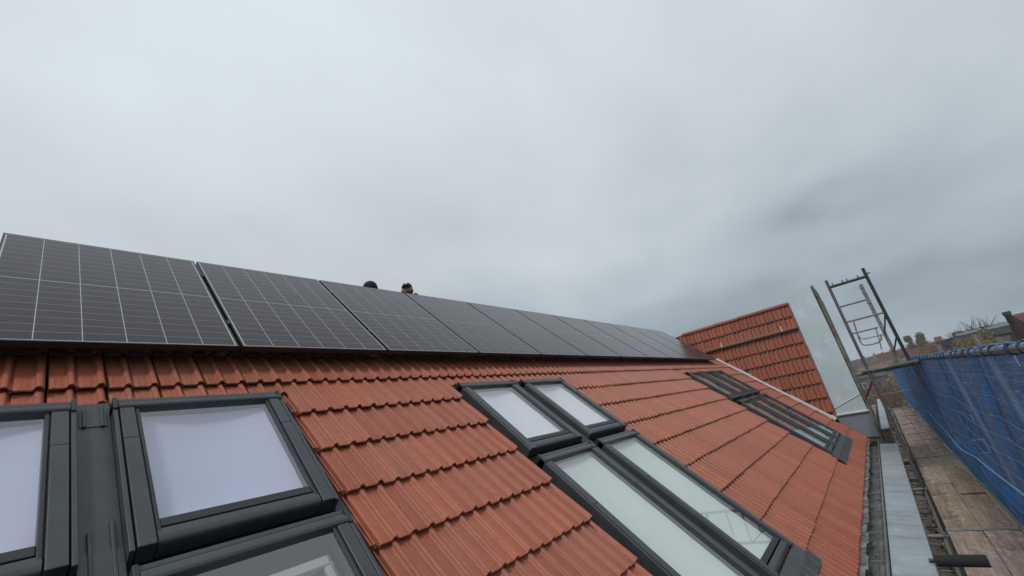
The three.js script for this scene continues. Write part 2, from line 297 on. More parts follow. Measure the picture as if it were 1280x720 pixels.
// ------------------------------------------------------------------ roof windows
function roofWindow(u0, vTop, vBot, blind, lower) {
  const W = 0.78, H = vTop - vBot;
  const w = partGroup('roof_window', roofM(u0, vBot, 0));
  const part2 = (n, g, m) => mesh(n, g, m, w);
  const T = 0.032;                                       // top of the cladding above the tile crests
  // outer frame rims at both sides
  for (const s of [0, 1]) {
    const X = a => s ? W - a : a, B = (a, b, ...r) => s ? bx(W - b, W - a, ...r) : bx(a, b, ...r), RB = (a, b, ...r) => s ? rbx(W - b, W - a, ...r) : rbx(a, b, ...r);
    part2('side_rim', RB(0, 0.018, 0.0, H - 0.03, -0.07, T - 0.006, 0.004), M.alu);
    const mid = H * 0.66;
    part2('side_cover', RB(0.023, 0.079, 0.004, mid - 0.001, -0.05, T, 0.005), M.alu);
    part2('side_cover', RB(0.023, 0.079, mid + 0.001, H - 0.085, -0.05, T - 0.0015, 0.005), M.alu);
    part2('gasket', B(0.079, 0.0835, 0.07, H - 0.08, -0.05, T - 0.014), M.rubber);
    part2('sash_stile', RB(0.0835, 0.098, 0.05, H - 0.06, -0.05, T - 0.009, 0.003), M.aluDark);
  }
  // sash rails: broad rounded rail at the foot, slim rail below the hood
  part2('sash_rail', rbx(0.0985, W - 0.0985, 0.088, 0.131, -0.05, T - 0.013, 0.004), M.aluDark);
  { const sh = new THREE.Shape(); sh.moveTo(0.010, -0.05); sh.lineTo(0.006, -0.008); sh.bezierCurveTo(0.008, T - 0.010, 0.022, T - 0.004, 0.045, T - 0.006); sh.lineTo(0.078, T - 0.012); sh.lineTo(0.080, -0.05); sh.closePath();
    const g = new THREE.ExtrudeGeometry(sh, { depth: W - 0.168, bevelEnabled: false, curveSegments: 8 }); g.applyMatrix4(new THREE.Matrix4().makeBasis(new THREE.Vector3(0, 1, 0), new THREE.Vector3(0, 0, 1), new THREE.Vector3(1, 0, 0))); g.translate(0.084, 0, 0); part2('bottom_rail', boxUV(toCreasedNormals(g, 0.6)), M.alu); }
  part2('top_rail', bx(0.0985, W - 0.0985, H - 0.085, H - 0.055, -0.06, T - 0.022), M.aluDark);
  // hood: upper ledge and a rounded cover
  { const sh = new THREE.Shape(); sh.moveTo(H - 0.086, -0.01); sh.lineTo(H - 0.086, T - 0.006); sh.quadraticCurveTo(H - 0.085, T + 0.006, H - 0.070, T + 0.007); sh.lineTo(H - 0.028, T - 0.007); sh.lineTo(H - 0.028, -0.02); sh.closePath();
    const g = new THREE.ExtrudeGeometry(sh, { depth: W - 0.04, bevelEnabled: false, curveSegments: 6 }); g.applyMatrix4(new THREE.Matrix4().makeBasis(new THREE.Vector3(0, 1, 0), new THREE.Vector3(0, 0, 1), new THREE.Vector3(1, 0, 0))); g.translate(0.02, 0, 0); part2('hood', boxUV(toCreasedNormals(g, 0.6)), M.alu); }
  part2('hood_ledge', rbx(0.012, W - 0.012, H - 0.024, H, -0.05, T - 0.010, 0.004), M.alu);
  for (const x of [0.0, W - 0.018]) part2('end_cap', rbx(x, x + 0.018, H - 0.09, H - 0.002, -0.06, T + 0.003, 0.003), M.aluDark);
  // glass and what is behind it
  part2('pane', (() => { const g = new THREE.PlaneGeometry(W - 0.197, H - 0.215); g.translate(W / 2, (0.131 + H - 0.084) / 2, 0.012); return g; })(), M.glass);
  const z1 = blind ? -0.03 : -0.09;
  { // a loose sheet behind the glass, bellied and a little creased
    const g = new THREE.PlaneGeometry(W - 0.19, H - 0.18, 16, 20), p = g.attributes.position, hw = (W - 0.19) / 2, hh = (H - 0.18) / 2;
    for (let i = 0; i < p.count; i++) { const a = p.getX(i) / hw, b = p.getY(i) / hh; p.setZ(i, -0.055 * (1 - a * a) * (1 - b * b * b * b) + 0.012 * (fbm(a * 1.3 + u0, b * 1.6 + vBot, 5, 3) - 0.5)); }
    g.translate(W / 2, 0.12 + hh, z1); g.computeVertexNormals(); part2(blind ? 'blind' : 'room_lining', g, blind || M.roomGrey);
  }
  if (!blind) {
    part2('inner_sash', merge([rbx(0.13, W - 0.13, H - 0.20, H - 0.155, -0.07, -0.045, 0.006), rbx(0.13, 0.16, 0.2, H - 0.202, -0.07, -0.045, 0.006), rbx(W - 0.16, W - 0.13, 0.2, H - 0.202, -0.07, -0.045, 0.006)]), M.roomWhite);
  }
  return w;
}
const UP = [2.455, 1.485], LO = [1.418, -0.145];
const gl = [[-0.525, 'L'], [0.380, 'L'], [2.700, 'C'], [3.612, 'C'], [8.995, 'R'], [9.895, 'R'], [10.795, 'R']];
for (const [u0, g] of gl) {
  const a = roofWindow(u0, UP[0], UP[1], g === 'L' ? M.blindLav : g === 'R' ? M.blindGrey : M.blindWhite);
  const b = roofWindow(u0, LO[0], LO[1], g === 'L' ? null : g === 'R' ? M.blindGrey : M.blindGreen);
  a.userData.label = g === 'L' ? 'short roof window with pale lavender glazing' : g === 'C' ? 'short roof window with pale glazing above a long one' : 'short roof window in the far block by the dormer';
  b.userData.label = g === 'L' ? 'long roof window showing a grey room' : g === 'C' ? 'long roof window with pale greenish glazing' : 'long roof window in the far block by the dormer';
}
// flashing: gutters between and around the windows, aprons below
function flashing(u0, us, right) {
  const f = partGroup('flashing', ROOF);
  const add = (n, g, m = M.aluDark) => mesh(n, g, m, f);
  add('side_gutter', bx(u0 - 0.075, u0 - 0.002, -0.16, 2.50, -0.09, -0.045));
  for (let i = 0; i + 1 < us.length; i++) {
    const a = us[i] + 0.782, b = us[i + 1] - 0.002;
    add('middle_gutter', bx(a, b, -0.16, 2.50, -0.08, -0.028), M.alu);
    add('step', bx(a, b, -0.16, 1.56, -0.03, -0.020), M.alu);
    for (const [q, v0, v1] of [[0.24, 2.30, 2.47], [0.75, 2.30, 2.47], [0.26, 1.10, 1.66], [0.78, 1.10, 1.70]]) { const x = a + (b - a) * q; add('standing_seam', rbx(x - 0.006, x + 0.006, v0, v1, -0.03, -0.016, 0.003), M.alu); }
    add('joint_cover', rbx(a + 0.012, b - 0.012, 2.305, 2.46, -0.03, -0.0235, 0.002), M.alu);
  }
  const e = us[us.length - 1] + 0.782;
  add('side_gutter', bx(e, e + 0.05, -0.16, 2.50, -0.09, -0.045));
  for (let i = 0; i < us.length; i++) add('cross_gutter', bx(us[i] - 0.002, us[i] + 0.782, 1.30, 1.56, -0.12, -0.075), M.rubber);
  add('head_gutter', bx(u0 - 0.07, e + 0.045, 2.457, 2.56, -0.09, -0.05));
  // apron: flat upper sheet and a pleated skirt dressed over the tiles
  add('apron', bx(u0 - 0.075, e + 0.05, -0.245, -0.147, -0.03, 0.006), M.leadDark);
  const n = Math.round((e + 0.11 - u0 + 0.11) / 0.012), pos = [], idx = [], uv = [];
  for (let i = 0; i <= n; i++) {
    const u = u0 - 0.11 + i * 0.012; let f = ((u - 1.579) / PW) % 1; if (f < 0) f += 1;
    for (const [v, k] of [[-0.243, 0.006], [-0.355, -0.004]]) { pos.push(u, v + R(-.003, .003), -0.012 + (v < -0.3 ? profAt(f) : 0.012) + k + (i % 2 ? 0.004 : 0)); uv.push(u, v); }
    if (i) { const a = i * 2; idx.push(a - 2, a - 1, a, a, a - 1, a + 1); }
  }
  const g = new THREE.BufferGeometry(); g.setAttribute('position', new THREE.Float32BufferAttribute(pos, 3)); g.setAttribute('uv', new THREE.Float32BufferAttribute(uv, 2)); g.setIndex(idx); g.computeVertexNormals();
  add('pleated_skirt', g, M.leadDark);
  return f;
}
flashing(-0.525, [-0.525, 0.380]);
flashing(2.700, [2.700, 3.612]);
flashing(8.995, [8.995, 9.895, 10.795]);

// ------------------------------------------------------------------ dormer at the far end
const XD = 13.40, YD = 3.083, ZF = 0.02;
{
  const cheek = part('dormer_cheek', (() => { // triangular side wall following the roof slope
    const s = new THREE.Shape(); s.moveTo(-0.02, -0.05); s.lineTo(-(YD) * CS / SN - 0.05, YD - 0.02); s.lineTo(-0.02, YD - 0.02); s.closePath();
    const g = new THREE.ExtrudeGeometry(s, { depth: 0.08, bevelEnabled: false }); g.rotateY(-Math.PI / 2); return g;
  })(), M.underlay, new THREE.Matrix4().makeTranslation(XD + 0.1, 0, ZF));
  cheek.userData.label = 'dormer side hung with red clay tiles';
  // hung tiles: local x -> -z... seen from -x, left is -z
  const B = new THREE.Matrix4().makeBasis(new THREE.Vector3(0, 0, 1), new THREE.Vector3(0, 1, 0), new THREE.Vector3(-1, 0, 0));
  for (let k = 0; k < 9; k++) {
    const ye = 2.735 - k * 0.357;
    for (let c = 0; c < 16; c++) {
      const zl = ZF - 0.005 - (c + 1) * PW; let f0 = 0, f1 = 1, v0 = 0, v1 = Math.min(0.395, YD - ye);
      const yl = -zl * SN / CS, yr = -(zl + PW) * SN / CS;     // roof height under the left and right edge
      if (yl > ye + 0.355) continue;
      if (yr > ye + 0.33) continue;
      const lowest = Math.min(yl, yr) + 0.02;
      v0 = Math.max(0, Math.min(lowest - ye, 0.3));
      if (ye + v0 < -0.02) v0 = -ye;
      if (v0 > 0.3) continue;
      const m = mesh('hung_tile', tileGeo(f0, f1, Math.round(v0 * 20) / 20, v1, false, 0.026 / 0.357, 0.022, true), clayM[Math.floor(rnd() * 6)], cheek);
      atWorld(m, new THREE.Matrix4().makeTranslation(XD - 0.002 + R(-.001, .001), ye, zl).multiply(B)); m.rotation.z += R(-.004, .004);
    }
  }
  // capping tiles on the top edge
  const cap = partGroup('capping', new THREE.Matrix4().makeTranslation(XD, YD, ZF));
  for (let i = 0; i < 9; i++) { const g = rbx(-0.035, 0.13, -0.05, 0.028, -0.33, 0.0, 0.018); const m = mesh('cap_tile', g, clayM[i % 6], cap); m.position.set(R(-.004, .004), 0.004 * (i % 2), -i * 0.325); m.rotation.x = R(-.012, .012) + 0.02; }
  part('dormer_roof', bx(XD + 0.1, 17.4, YD - 0.12, YD - 0.01, -3.6, ZF), M.zincDull);
  part('dormer_body', merge([bx(XD + 0.11, 17.3, -1.4, YD - 0.13, -3.3, 0.0)]), M.underlay);
  // front wall of the dormer, rendered, its end clad in bright zinc
  part('dormer_wall', merge([bx(XD + 0.06, 15.2, -0.62, 3.08, 0.022, 0.706), bx(XD + 0.06, 15.2, 3.08, 3.34, 0.15, 0.69)]), M.render);
  const z = partGroup('zinc_cladding', new THREE.Matrix4().makeTranslation(XD, 0, 0));
  const sheet = (pts, d, m, n = 'sheet') => { const s = new THREE.Shape(pts.map(p => new THREE.Vector2(...p))); const g = new THREE.ExtrudeGeometry(s, { depth: d, bevelEnabled: true, bevelSize: 0.004, bevelThickness: 0.004, bevelSegments: 1 }); g.rotateY(-Math.PI / 2); return mesh(n, boxUV(g), m, z); };
  sheet([[0.04, 1.86], [0.65, 1.86], [0.625, 3.36], [0.60, 3.40], [0.16, 3.43], [0.14, 3.41], [0.04, 3.10]], 0.03, M.zinc).position.x = 0.045;
  sheet([[0.045, 0.31], [0.65, 0.545], [0.65, 1.85], [0.045, 1.85]], 0.03, M.zinc).position.x = 0.043;
  sheet([[0.045, 0.16], [0.655, 0.16], [0.655, 0.525], [0.045, 0.29]], 0.03, M.zinc).position.x = 0.046;
  { const s = mesh('folded_seam', bar([0.0, 0.30, 0.04], [0.0, 0.535, 0.655], 0.011, 8), M.zinc, z); }
  mesh('drip_edge', rbx(-0.03, 0.045, 0.115, 0.157, 0.03, 0.68, 0.008), M.zinc, z);
  sheet([[0.03, -0.40], [0.66, -0.46], [0.66, 0.112], [0.03, 0.112]], 0.02, M.zincDull, 'lower_sheet').position.x = 0.045;
  mesh('edge_strip', rbx(-0.006, 0.055, 0.16, 3.30, 0.658, 0.670, 0.004), M.steelDark, z);
  mesh('edge_strip', rbx(-0.006, 0.055, 0.02, 3.07, 0.012, 0.032, 0.004), M.lead, z);
  mesh('top_cap', rbx(0.06, 1.8, 3.345, 3.365, 0.15, 0.69, 0.006), M.zincLedge, z);
  // capped plinth in front of the dormer
  const pl = partGroup('plinth', new THREE.Matrix4().makeTranslation(XD, 0, 0));
  mesh('plinth_block', bx(0.0, 10.6, -0.80, -0.325, 0.738, 0.86), M.render, pl);
  mesh('plinth_cap', rbx(-0.03, 10.6, -0.322, -0.30, 0.739, 0.90, 0.005), M.zincLedge, pl);
}
// white sealing strip where the tiles meet the dormer
{
  const g = []; let prev = null;
  const strip = partGroup('abutment_strip', ROOF);
  for (let i = 0; i < 9; i++) { const v0 = 0.12 + i * 0.325, v1 = v0 + 0.33; mesh('strip_piece', rbx(13.315 - R(0, .02), 13.385, v0, v1, -0.01, 0.045 + R(0, .02), 0.012), M.white, strip); }
  mesh('strip_end', rbx(13.26, 13.39, 0.04, 0.16, -0.01, 0.075, 0.02), M.white, strip);
}
// ------------------------------------------------------------------ eaves: drip strip, gutter, zinc cornice
{
  const E0 = roofAt(0, -0.60, -0.03);                      // tile foot
  const zE = E0.z, yE = E0.y;
  const strip = partGroup('eaves_strip', I4);
  for (let i = 0; i < 44; i++) {                            // short lead-coloured pieces, each a little uneven
    const x0 = -2 + i * 0.35, g = rbx(x0, x0 + 0.345, yE - 0.035 + R(-.006, .004), yE - 0.022 + R(0, .006), zE - 0.04, zE + 0.058 + R(-.012, .012), 0.004);
    const m = mesh('strip_piece', g, M.lead, strip); m.rotation.set(0, 0, 0);
  }
  for (let i = 0; i < 38; i++) {                            // bent wire snow hooks
    const x = -1.0 + i * 0.38 + R(-.05, .05), y = yE - 0.015, z = zE - 0.02, l = R(.07, .10);
    const pts = i % 2 ? [[x, y, z], [x + 0.015, y + 0.012, z + 0.05], [x + 0.05, y + 0.006, z + l], [x - 0.02, y, z + l + 0.02], [x - 0.04, y - 0.005, z + 0.06]] : [[x, y, z], [x, y + 0.008, z + 0.04], [x + 0.004, y - 0.005, z + 0.075]];
    mesh('wire_hook', tube(pts, 0.0035, 5, 14), M.steelDark, strip);
  }
  const gut = partGroup('gutter', I4);
  const sec = new THREE.Shape(); const zc = zE + 0.105;
  // open trough section (z, y)
  const out = [[zE - 0.02, yE - 0.05], [zE - 0.02, yE - 0.13], [zE + 0.03, yE - 0.155], [zE + 0.14, yE - 0.155], [zE + 0.185, yE - 0.12], [zE + 0.190, yE - 0.055]];
  const inn = out.map(([a, b], i) => [a + (i < 3 ? 0.004 : -0.004), b + (i === 0 || i === 5 ? 0 : 0.005)]).reverse();
  [...out, ...inn].forEach(([a, b], i) => i ? sec.lineTo(a, b) : sec.moveTo(a, b)); sec.closePath();
  const SW = new THREE.Matrix4().makeBasis(new THREE.Vector3(0, 0, 1), new THREE.Vector3(0, 1, 0), new THREE.Vector3(-1, 0, 0));
  const ext = (sh, x0, x1) => { const g = new THREE.ExtrudeGeometry(sh, { depth: x1 - x0, bevelEnabled: false, curveSegments: 6 }); g.applyMatrix4(SW); g.translate(x1, 0, 0); return boxUV(g); };
  mesh('trough', ext(sec, -2, 12.9), M.gutter, gut);
  mesh('front_bead', bar([-2, yE - 0.048, zE + 0.198], [12.9, yE - 0.048, zE + 0.198], 0.012, 10), M.lead, gut);
  mesh('inner_seam', bar([-2, yE - 0.146, zE + 0.10], [12.9, yE - 0.146, zE + 0.10], 0.006, 6), M.lead, gut);
  mesh('stop_end', rbx(12.88, 12.93, yE - 0.16, yE - 0.03, zE - 0.02, zE + 0.20, 0.006), M.steelDark, gut);
  for (let i = 0; i < 17; i++) mesh('bracket', rbx(-1.6 + i * 0.86, -1.6 + i * 0.86 + 0.022, yE - 0.058, yE - 0.050, zE - 0.015, zE + 0.19, 0.002), M.gutter, gut);
  for (let i = 0; i < 30; i++) { const g = new THREE.IcosahedronGeometry(R(.008, .022), 0); g.scale(R(1, 2.2), 0.5, 1); const m = mesh('gutter_litter', g, i % 3 ? M.leadDark : M.batten, gut); m.position.set(R(3.5, 12.5), yE - 0.146, zE + R(.03, .15)); m.rotation.y = R(0, 3); }
  // broad zinc cornice sheet outside the gutter
  const cor = partGroup('cornice', I4);
  const cuts = [-2, 0.4, 2.3, 4.2, 6.15, 8.1, 10.0, 11.2, 12.55]; const zA = zE + 0.215, zB = 0.915;
  for (let i = 0; i + 1 < cuts.length; i++) {
    const nx = 14, nz = 6, pos = [], idx = [], uv = [];
    for (let a = 0; a <= nx; a++) for (let b = 0; b <= nz; b++) { const x = cuts[i] + 0.004 + (cuts[i + 1] - cuts[i] - 0.008) * a / nx, z = zA + (zB - zA) * b / nz; const y = yE - 0.062 - 0.035 * b / nz + 0.006 * (fbm(x * 2.2, z * 7, 3, 3) - 0.5) + (a === nx ? 0.004 : a === nx - 1 ? 0.001 : 0); pos.push(x, y, z); uv.push(x, z); }
    for (let b = 0; b < nz; b++) for (let a = 0; a < nx; a++) { const k = a * (nz + 1) + b; idx.push(k, k + 1, k + nz + 1, k + 1, k + nz + 2, k + nz + 1); }
    // turned-down front edge
    const b0 = pos.length / 3; for (let a = 0; a <= nx; a++) { const k = (a * (nz + 1) + nz) * 3; pos.push(pos[k], pos[k + 1], pos[k + 2] + 0.001, pos[k], pos[k + 1] - 0.05, pos[k + 2] + 0.004); uv.push(pos[k], 0, pos[k], 0.05); } for (let a = 0; a < nx; a++) { const k = b0 + a * 2; idx.push(k, k + 1, k + 2, k + 1, k + 3, k + 2); }
    const g = new THREE.BufferGeometry(); g.setAttribute('position', new THREE.Float32BufferAttribute(pos, 3)); g.setAttribute('uv', new THREE.Float32BufferAttribute(uv, 2)); g.setIndex(idx); g.computeVertexNormals(); mesh('zinc_sheet', g, M.zincLedge, cor);
  }
  mesh('cornice_body', bx(-2, 12.6, yE - 0.30, yE - 0.125, zE + 0.19, zB - 0.012), M.render, cor);
}

// ------------------------------------------------------------------ solar panels
const PN = 0.12, PVW = 1.125, PITCH = 1.1475, PVH = 1.645, PV0 = 2.868;
const tCell = (() => { // one string of half cells: busbars and the thin gaps between cells
  const w = 128, h = 1024, c = document.createElement('canvas'); c.width = w; c.height = h; const x = c.getContext('2d');
  x.fillStyle = '#231d1f'; x.fillRect(0, 0, w, h);
  for (let r = 0; r < 9; r++) { x.fillStyle = r % 2 ? '#241e20' : '#211b1d'; x.fillRect(0, r * h / 9, w, h / 9); }
  for (let r = 1; r < 9; r++) { x.fillStyle = '#777173'; x.fillRect(0, r * h / 9 - 3, w, 6); }
  for (let b = 0; b < 10; b++) { x.fillStyle = '#38333a'; x.fillRect((b + 0.5) * w / 10 - 1, 0, 1.6, h); }
  const t = new THREE.CanvasTexture(c); t.colorSpace = THREE.SRGBColorSpace; t.anisotropy = 8; return t;
})();
const cellM = new THREE.MeshPhysicalMaterial({ color: 0xffffff, map: tCell, roughness: 0.16, ior: 1.42, specularIntensity: 0.85, specularColor: new THREE.Color(1, 0.86, 0.88) });
function makePanel() {
  const g = new THREE.Group(); const a = (n, q, m) => mesh(n, q, m, g);
  const F = 0.011, t = 0.035;
  a('frame', merge([bx(0, PVW, 0, F, -t, 0), bx(0, PVW, PVH - F, PVH, -t, 0), bx(0, F, F, PVH - F, -t, 0), bx(PVW - F, PVW, F, PVH - F, -t, 0)]), M.pvBlack);
  a('backsheet', bx(F, PVW - F, F, PVH - F, -0.012, -0.0016), M.pvBack);
  const gap = 0.0041, m = 0.0085, cw = (PVW - 2 * F - 2 * m - 5 * gap) / 6, mid = 0.0082, ch = (PVH - 2 * F - 2 * m - mid) / 2;
  const sg = new THREE.PlaneGeometry(cw, ch); 
  for (let j = 0; j < 2; j++) for (let i = 0; i < 6; i++) { const s = a('cell_string', sg, cellM); s.position.set(F + m + cw / 2 + i * (cw + gap), F + m + ch / 2 + j * (ch + mid), -0.0010); }
  for (const v of [0.34, 1.27]) a('clamp', rbx(PVW + 0.001, PITCH - 0.001, v, v + 0.05, -0.03, 0.005, 0.002), M.pvBlack);
  return g;
}
{
  const proto = makePanel(); let first = true;
  for (let i = -1; i < 11; i++) {
    const p = first ? proto : proto.clone(); first = false;
    p.name = numbered('solar_panel'); scene.add(p); atWorld2(p, roofM(-0.113 + i * PITCH, PV0, PN));
    tag(p, 'black framed solar panel in the row above the roof windows', 'solar panel', 'solar panels in one row along the ridge');
    if (i === 10) p.userData.label = 'last black framed solar panel of the row, next to the tile-hung dormer';
  }
  function atWorld2(o, Mx) { Mx.decompose(o.position, o.quaternion, o.scale); o.updateMatrixWorld(true); }
  for (const v of [2.935, 4.14]) {
    const r = mesh('mounting_rail', bx(-1.4, 12.55, 0, 0.045, -0.04, 0), M.pvBlack); atWorld2(r, roofM(0, v, PN - 0.0355));
    tag(r, v < 3.5 ? 'lower black rail under the solar panels' : 'upper black rail under the solar panels', 'rail', 'rails under the solar panels');
    for (let i = 0; i < 14; i++) mesh('roof_hook', bx(-1.0 + i, -0.96 + i, 0.005, 0.035, -0.088, -0.0405), M.pvBlack, r);
  }
}

// ------------------------------------------------------------------ wooden batten tied to the dormer side
{
  const b = thing('wooden_batten', 'long pale wooden batten tied across the tile-hung dormer side', 'batten', [XD - 0.075, 2.43, 0.03]);
  const g = rbx(-0.02, 0.02, -0.03, 0.03, -2.42, 0.0, 0.004); mesh('lath', g, M.batten, b);
  for (const z of [-0.38, -1.95]) mesh('tie', rbx(-0.024, 0.05, -0.034, 0.11, z - 0.012, z + 0.012, 0.003), M.white, b);
}

// ------------------------------------------------------------------ scaffold
const YK = -0.85, ZI = 1.045, ZO = 1.705;
const boardTones = [[0.56, 0.42, 0.335], [0.60, 0.455, 0.345], [0.66, 0.57, 0.43], [0.61, 0.48, 0.42], [0.58, 0.45, 0.39], [0.63, 0.51, 0.41]];
const boardM = boardTones.map((c, i) => std(C3(...c), 0.85, { map: rep(tWood, 0.8, 1.3, i * 0.21, i * 0.13) }));
const scaffold = thing('scaffold', 'steel tube scaffold with worn wooden deck boards along the eaves', 'scaffold', [10, GROUND, 1.37]);
const sp = (n, g, m, o) => atWorld(mesh(n, g, m, o || scaffold), I4);
{
  const xs = [0, 2.5, 5.0, 7.5, 10.0, 12.5, 15, 17.5, 20, 22.5, 25];
  for (const x of xs) {
    const tall = x === 10;
    if (!tall) { // below the deck and, outside, up to the rail
      if (x > 3) sp('standard', bar([x, GROUND, ZI], [x, YK - 0.02, ZI], 0.024), M.steel);
      else if (x <= 2.5) sp('standard', bar([x, GROUND, ZI], [x, YK - 0.02, ZI], 0.024), M.steel);
      sp('standard', bar([x, GROUND, ZO + 0.115], [x, 1.22, ZO + 0.115], 0.026), M.steel);
    }
    sp('transom', bar([x, YK - 0.06, 0.60], [x, YK - 0.06, ZO + 0.115], 0.024), M.steel);
    sp('transom', bar([x, YK - 2.06, 0.60], [x, YK - 2.06, ZO], 0.024), M.steel);
  }
  sp('guard_rail', bar([0, 1.085, ZO + 0.055], [26, 1.085, ZO + 0.055], 0.028, 12), M.railGrey);
  sp('ledger', bar([0, YK - 0.11, ZI - 0.02], [26, YK - 0.11, ZI - 0.02], 0.022), M.steel);
  sp('ledger', bar([0, YK - 0.11, ZO], [26, YK - 0.11, ZO], 0.022), M.steel);
  sp('ledger', bar([0, YK - 2.11, ZI], [26, YK - 2.11, ZI], 0.022), M.steel);
  // deck boards: two to a bay, one broad sheet in the bay behind the tall frame
  for (let i = 0; i < 10; i++) {
    const x0 = xs[i] + 0.035, x1 = xs[i + 1] - 0.035, wide = i === 4;
    const zs = wide ? [[1.085, 1.685]] : [[1.085, 1.38], [1.39, 1.685]];
    zs.forEach(([a, b], j) => {
      const dy = R(-.006, .006); const dx = (i === 3 && j === 1) ? 0.0 : 0;
      const bd = sp('deck_board', rbx(x0 + dx, x1, YK - 0.035 + dy, YK + dy, a, b, 0.004), boardM[wide ? 2 : [0, 1, 3, 1, 2, 4, 3, 5, 4, 3][i] + (j ? 0 : 0)]);
      if (wide) bd.userData.label = 'broad pale plywood deck board';
    });
    for (const e of [x0 - 0.012, x1 + 0.012]) sp('deck_claw', rbx(e - 0.016, e + 0.016, YK - 0.05, YK + 0.012, 1.075, 1.695, 0.004), M.steel);
    if (i > 5) sp('deck_edge', rbx(x0 + 1.2, x0 + 1.23, YK - 0.03, YK + 0.009, 1.085, 1.685, 0.003), M.steelDark);
    sp('toe_board', rbx(x0, x1, YK + 0.006, YK + 0.03, 1.692, 1.71, 0.004), boardM[5]);
  }
  sp('lap_sheet', rbx(9.2, 10.6, YK + 0.008, YK + 0.022, 1.41, 1.68, 0.003), boardM[1]);
  // lower deck seen through the gap at the wall
  for (let i = 0; i < 10; i++) for (let j = 0; j < 3; j++) sp('lower_deck_board', rbx(xs[i] + 0.05, xs[i + 1] - 0.05, YK - 2.04, YK - 2.0, 0.66 + j * 0.35, 0.66 + j * 0.35 + 0.32, 0.004), boardM[(i * 2 + j) % 6]);
  // lattice brackets below the upper deck, in the gap
  for (let x = 2.5; x < 24; x += 0.55) { sp('lattice_bar', bar([x, YK - 0.12, 1.0], [x + 0.27, YK - 0.50, 1.0], 0.016, 6), M.steel); sp('lattice_bar', bar([x + 0.27, YK - 0.50, 1.0], [x + 0.55, YK - 0.12, 1.0], 0.016, 6), M.steel); }
  sp('lattice_chord', bar([0, YK - 0.52, 1.0], [25, YK - 0.52, 1.0], 0.018, 8), M.steel);
  for (let x = 3.6, i = 0; x < 22; x += R(.18, .40), i++) { const t = R(-.16, .16), y = YK - R(.16, .42); sp('console_bar', bar([x, y, 0.70], [x + t, y + R(-.05, .05), 1.04], R(.009, .017), 6), [M.steel, M.steelDark, M.batten, M.steel][i % 4]); }
  for (let i = 0; i < 9; i++) sp('console_plank', rbx(3.4 + i * 2.0, 5.2 + i * 2.0, YK - 0.62, YK - 0.59, 0.70, 0.84, 0.004), boardM[(i * 5) % 6]);
  // tall frame at x = 10
  const P = (px, py) => atX(px, py, 10);
  const z1 = 1.03, z2 = 1.618;
  sp('frame_post', bar([10, GROUND, z1], [10, 2.80, z1], 0.025), M.steelViolet);
  sp('frame_post', bar([10, 1.0, z2], [10, 2.815, z2], 0.026), M.steelDark);
  const yAt = (px, py) => P(px, py).y;
  sp('frame_head', bar([10, 2.655, z1], [10, 2.655, z2], 0.026), M.steelDark);
  for (const z of [1.10, 1.26, 1.33, 1.50]) sp('spigot', bar([10, 2.66, z], [10, 2.72, z], 0.009, 6), M.steelDark);
  sp('frame_stub', bar([10, 2.70, z2], [10, 2.70, z2 + 0.07], 0.012, 6), M.steelDark);
  sp('rung', bar([10, yAt(1049, 384), z1], [10, yAt(1049, 384), 1.47], 0.017), M.steel);
  sp('rung', bar([10, yAt(1057, 403), z1 - 0.03], [10, yAt(1057, 403), z2], 0.017), M.steel);
  sp('rung', bar([10, yAt(1066, 417), z1], [10, yAt(1066, 417), 1.44], 0.014), M.steel);
  // bowed safety gate
  const pt = (a, b) => { const q = P(a, b); return [10.0, q.y, q.z]; };
  sp('gate_hoop', tube([pt(1067, 402), pt(1071, 415), pt(1075, 426), pt(1079, 431), pt(1086, 431), pt(1098, 428), pt(1101.5, 424), pt(1101, 418)], 0.012, 7, 40), M.steel);
  sp('gate_bar', tube([pt(1072, 418), pt(1077, 423.5), pt(1090, 421.5), pt(1105, 418)], 0.010, 6, 24), M.steel);
  sp('gate_bar', tube([pt(1094, 409), pt(1098, 421), pt(1102, 437)], 0.010, 6, 12), M.steel);
  // post of the next bay and its brace
  sp('frame_post', bar([12.5, 1.0, 1.574], [12.5, 2.89, 1.574], 0.034), M.steel);
  for (const y of [2.2, 2.45, 2.68, 2.82]) sp('coupling', rbx(12.46, 12.54, y - 0.03, y + 0.03, 1.53, 1.60, 0.01), M.steel);
  sp('brace', bar([12.5, 1.72, 1.574], [10, yAt(1105, 391), z2], 0.014), M.steelDark);
  sp('brace', bar([12.5, 1.30, 1.574], [10, yAt(1118, 420), z2], 0.014), M.steelDark);
  // upper platform behind the tall frame
  sp('platform_beam', rbx(9.96, 10.04, 1.035, 1.075, 0.93, 1.90, 0.006), M.lead);
  sp('platform_beam', rbx(10.3, 10.36, 0.98, 1.03, 0.80, 1.80, 0.006), M.steel);
  for (let i = 0; i < 4; i++) sp('platform_deck', rbx(10.05, 12.48, 1.0, 1.035, 0.86 + i * 0.235, 1.085 + i * 0.235, 0.004), i % 2 ? M.steel : M.lead);
  sp('platform_toe', rbx(12.46, 12.5, 1.04, 1.12, 0.86, 1.80, 0.004), boardM[2]);
  sp('red_tube', bar([11.0, 0.55, 0.80], [10.4, 0.86, 1.02], 0.02), std(C3(0.35, 0.05, 0.045), 0.6));
  sp('cross_rail', bar([14.8, 0.35, 0.80], [14.8, 0.35, 1.68], 0.014), M.steel);
  sp('cross_rail', bar([15.2, -0.08, 0.95], [15.2, -0.08, 1.68], 0.014), M.steel);
}
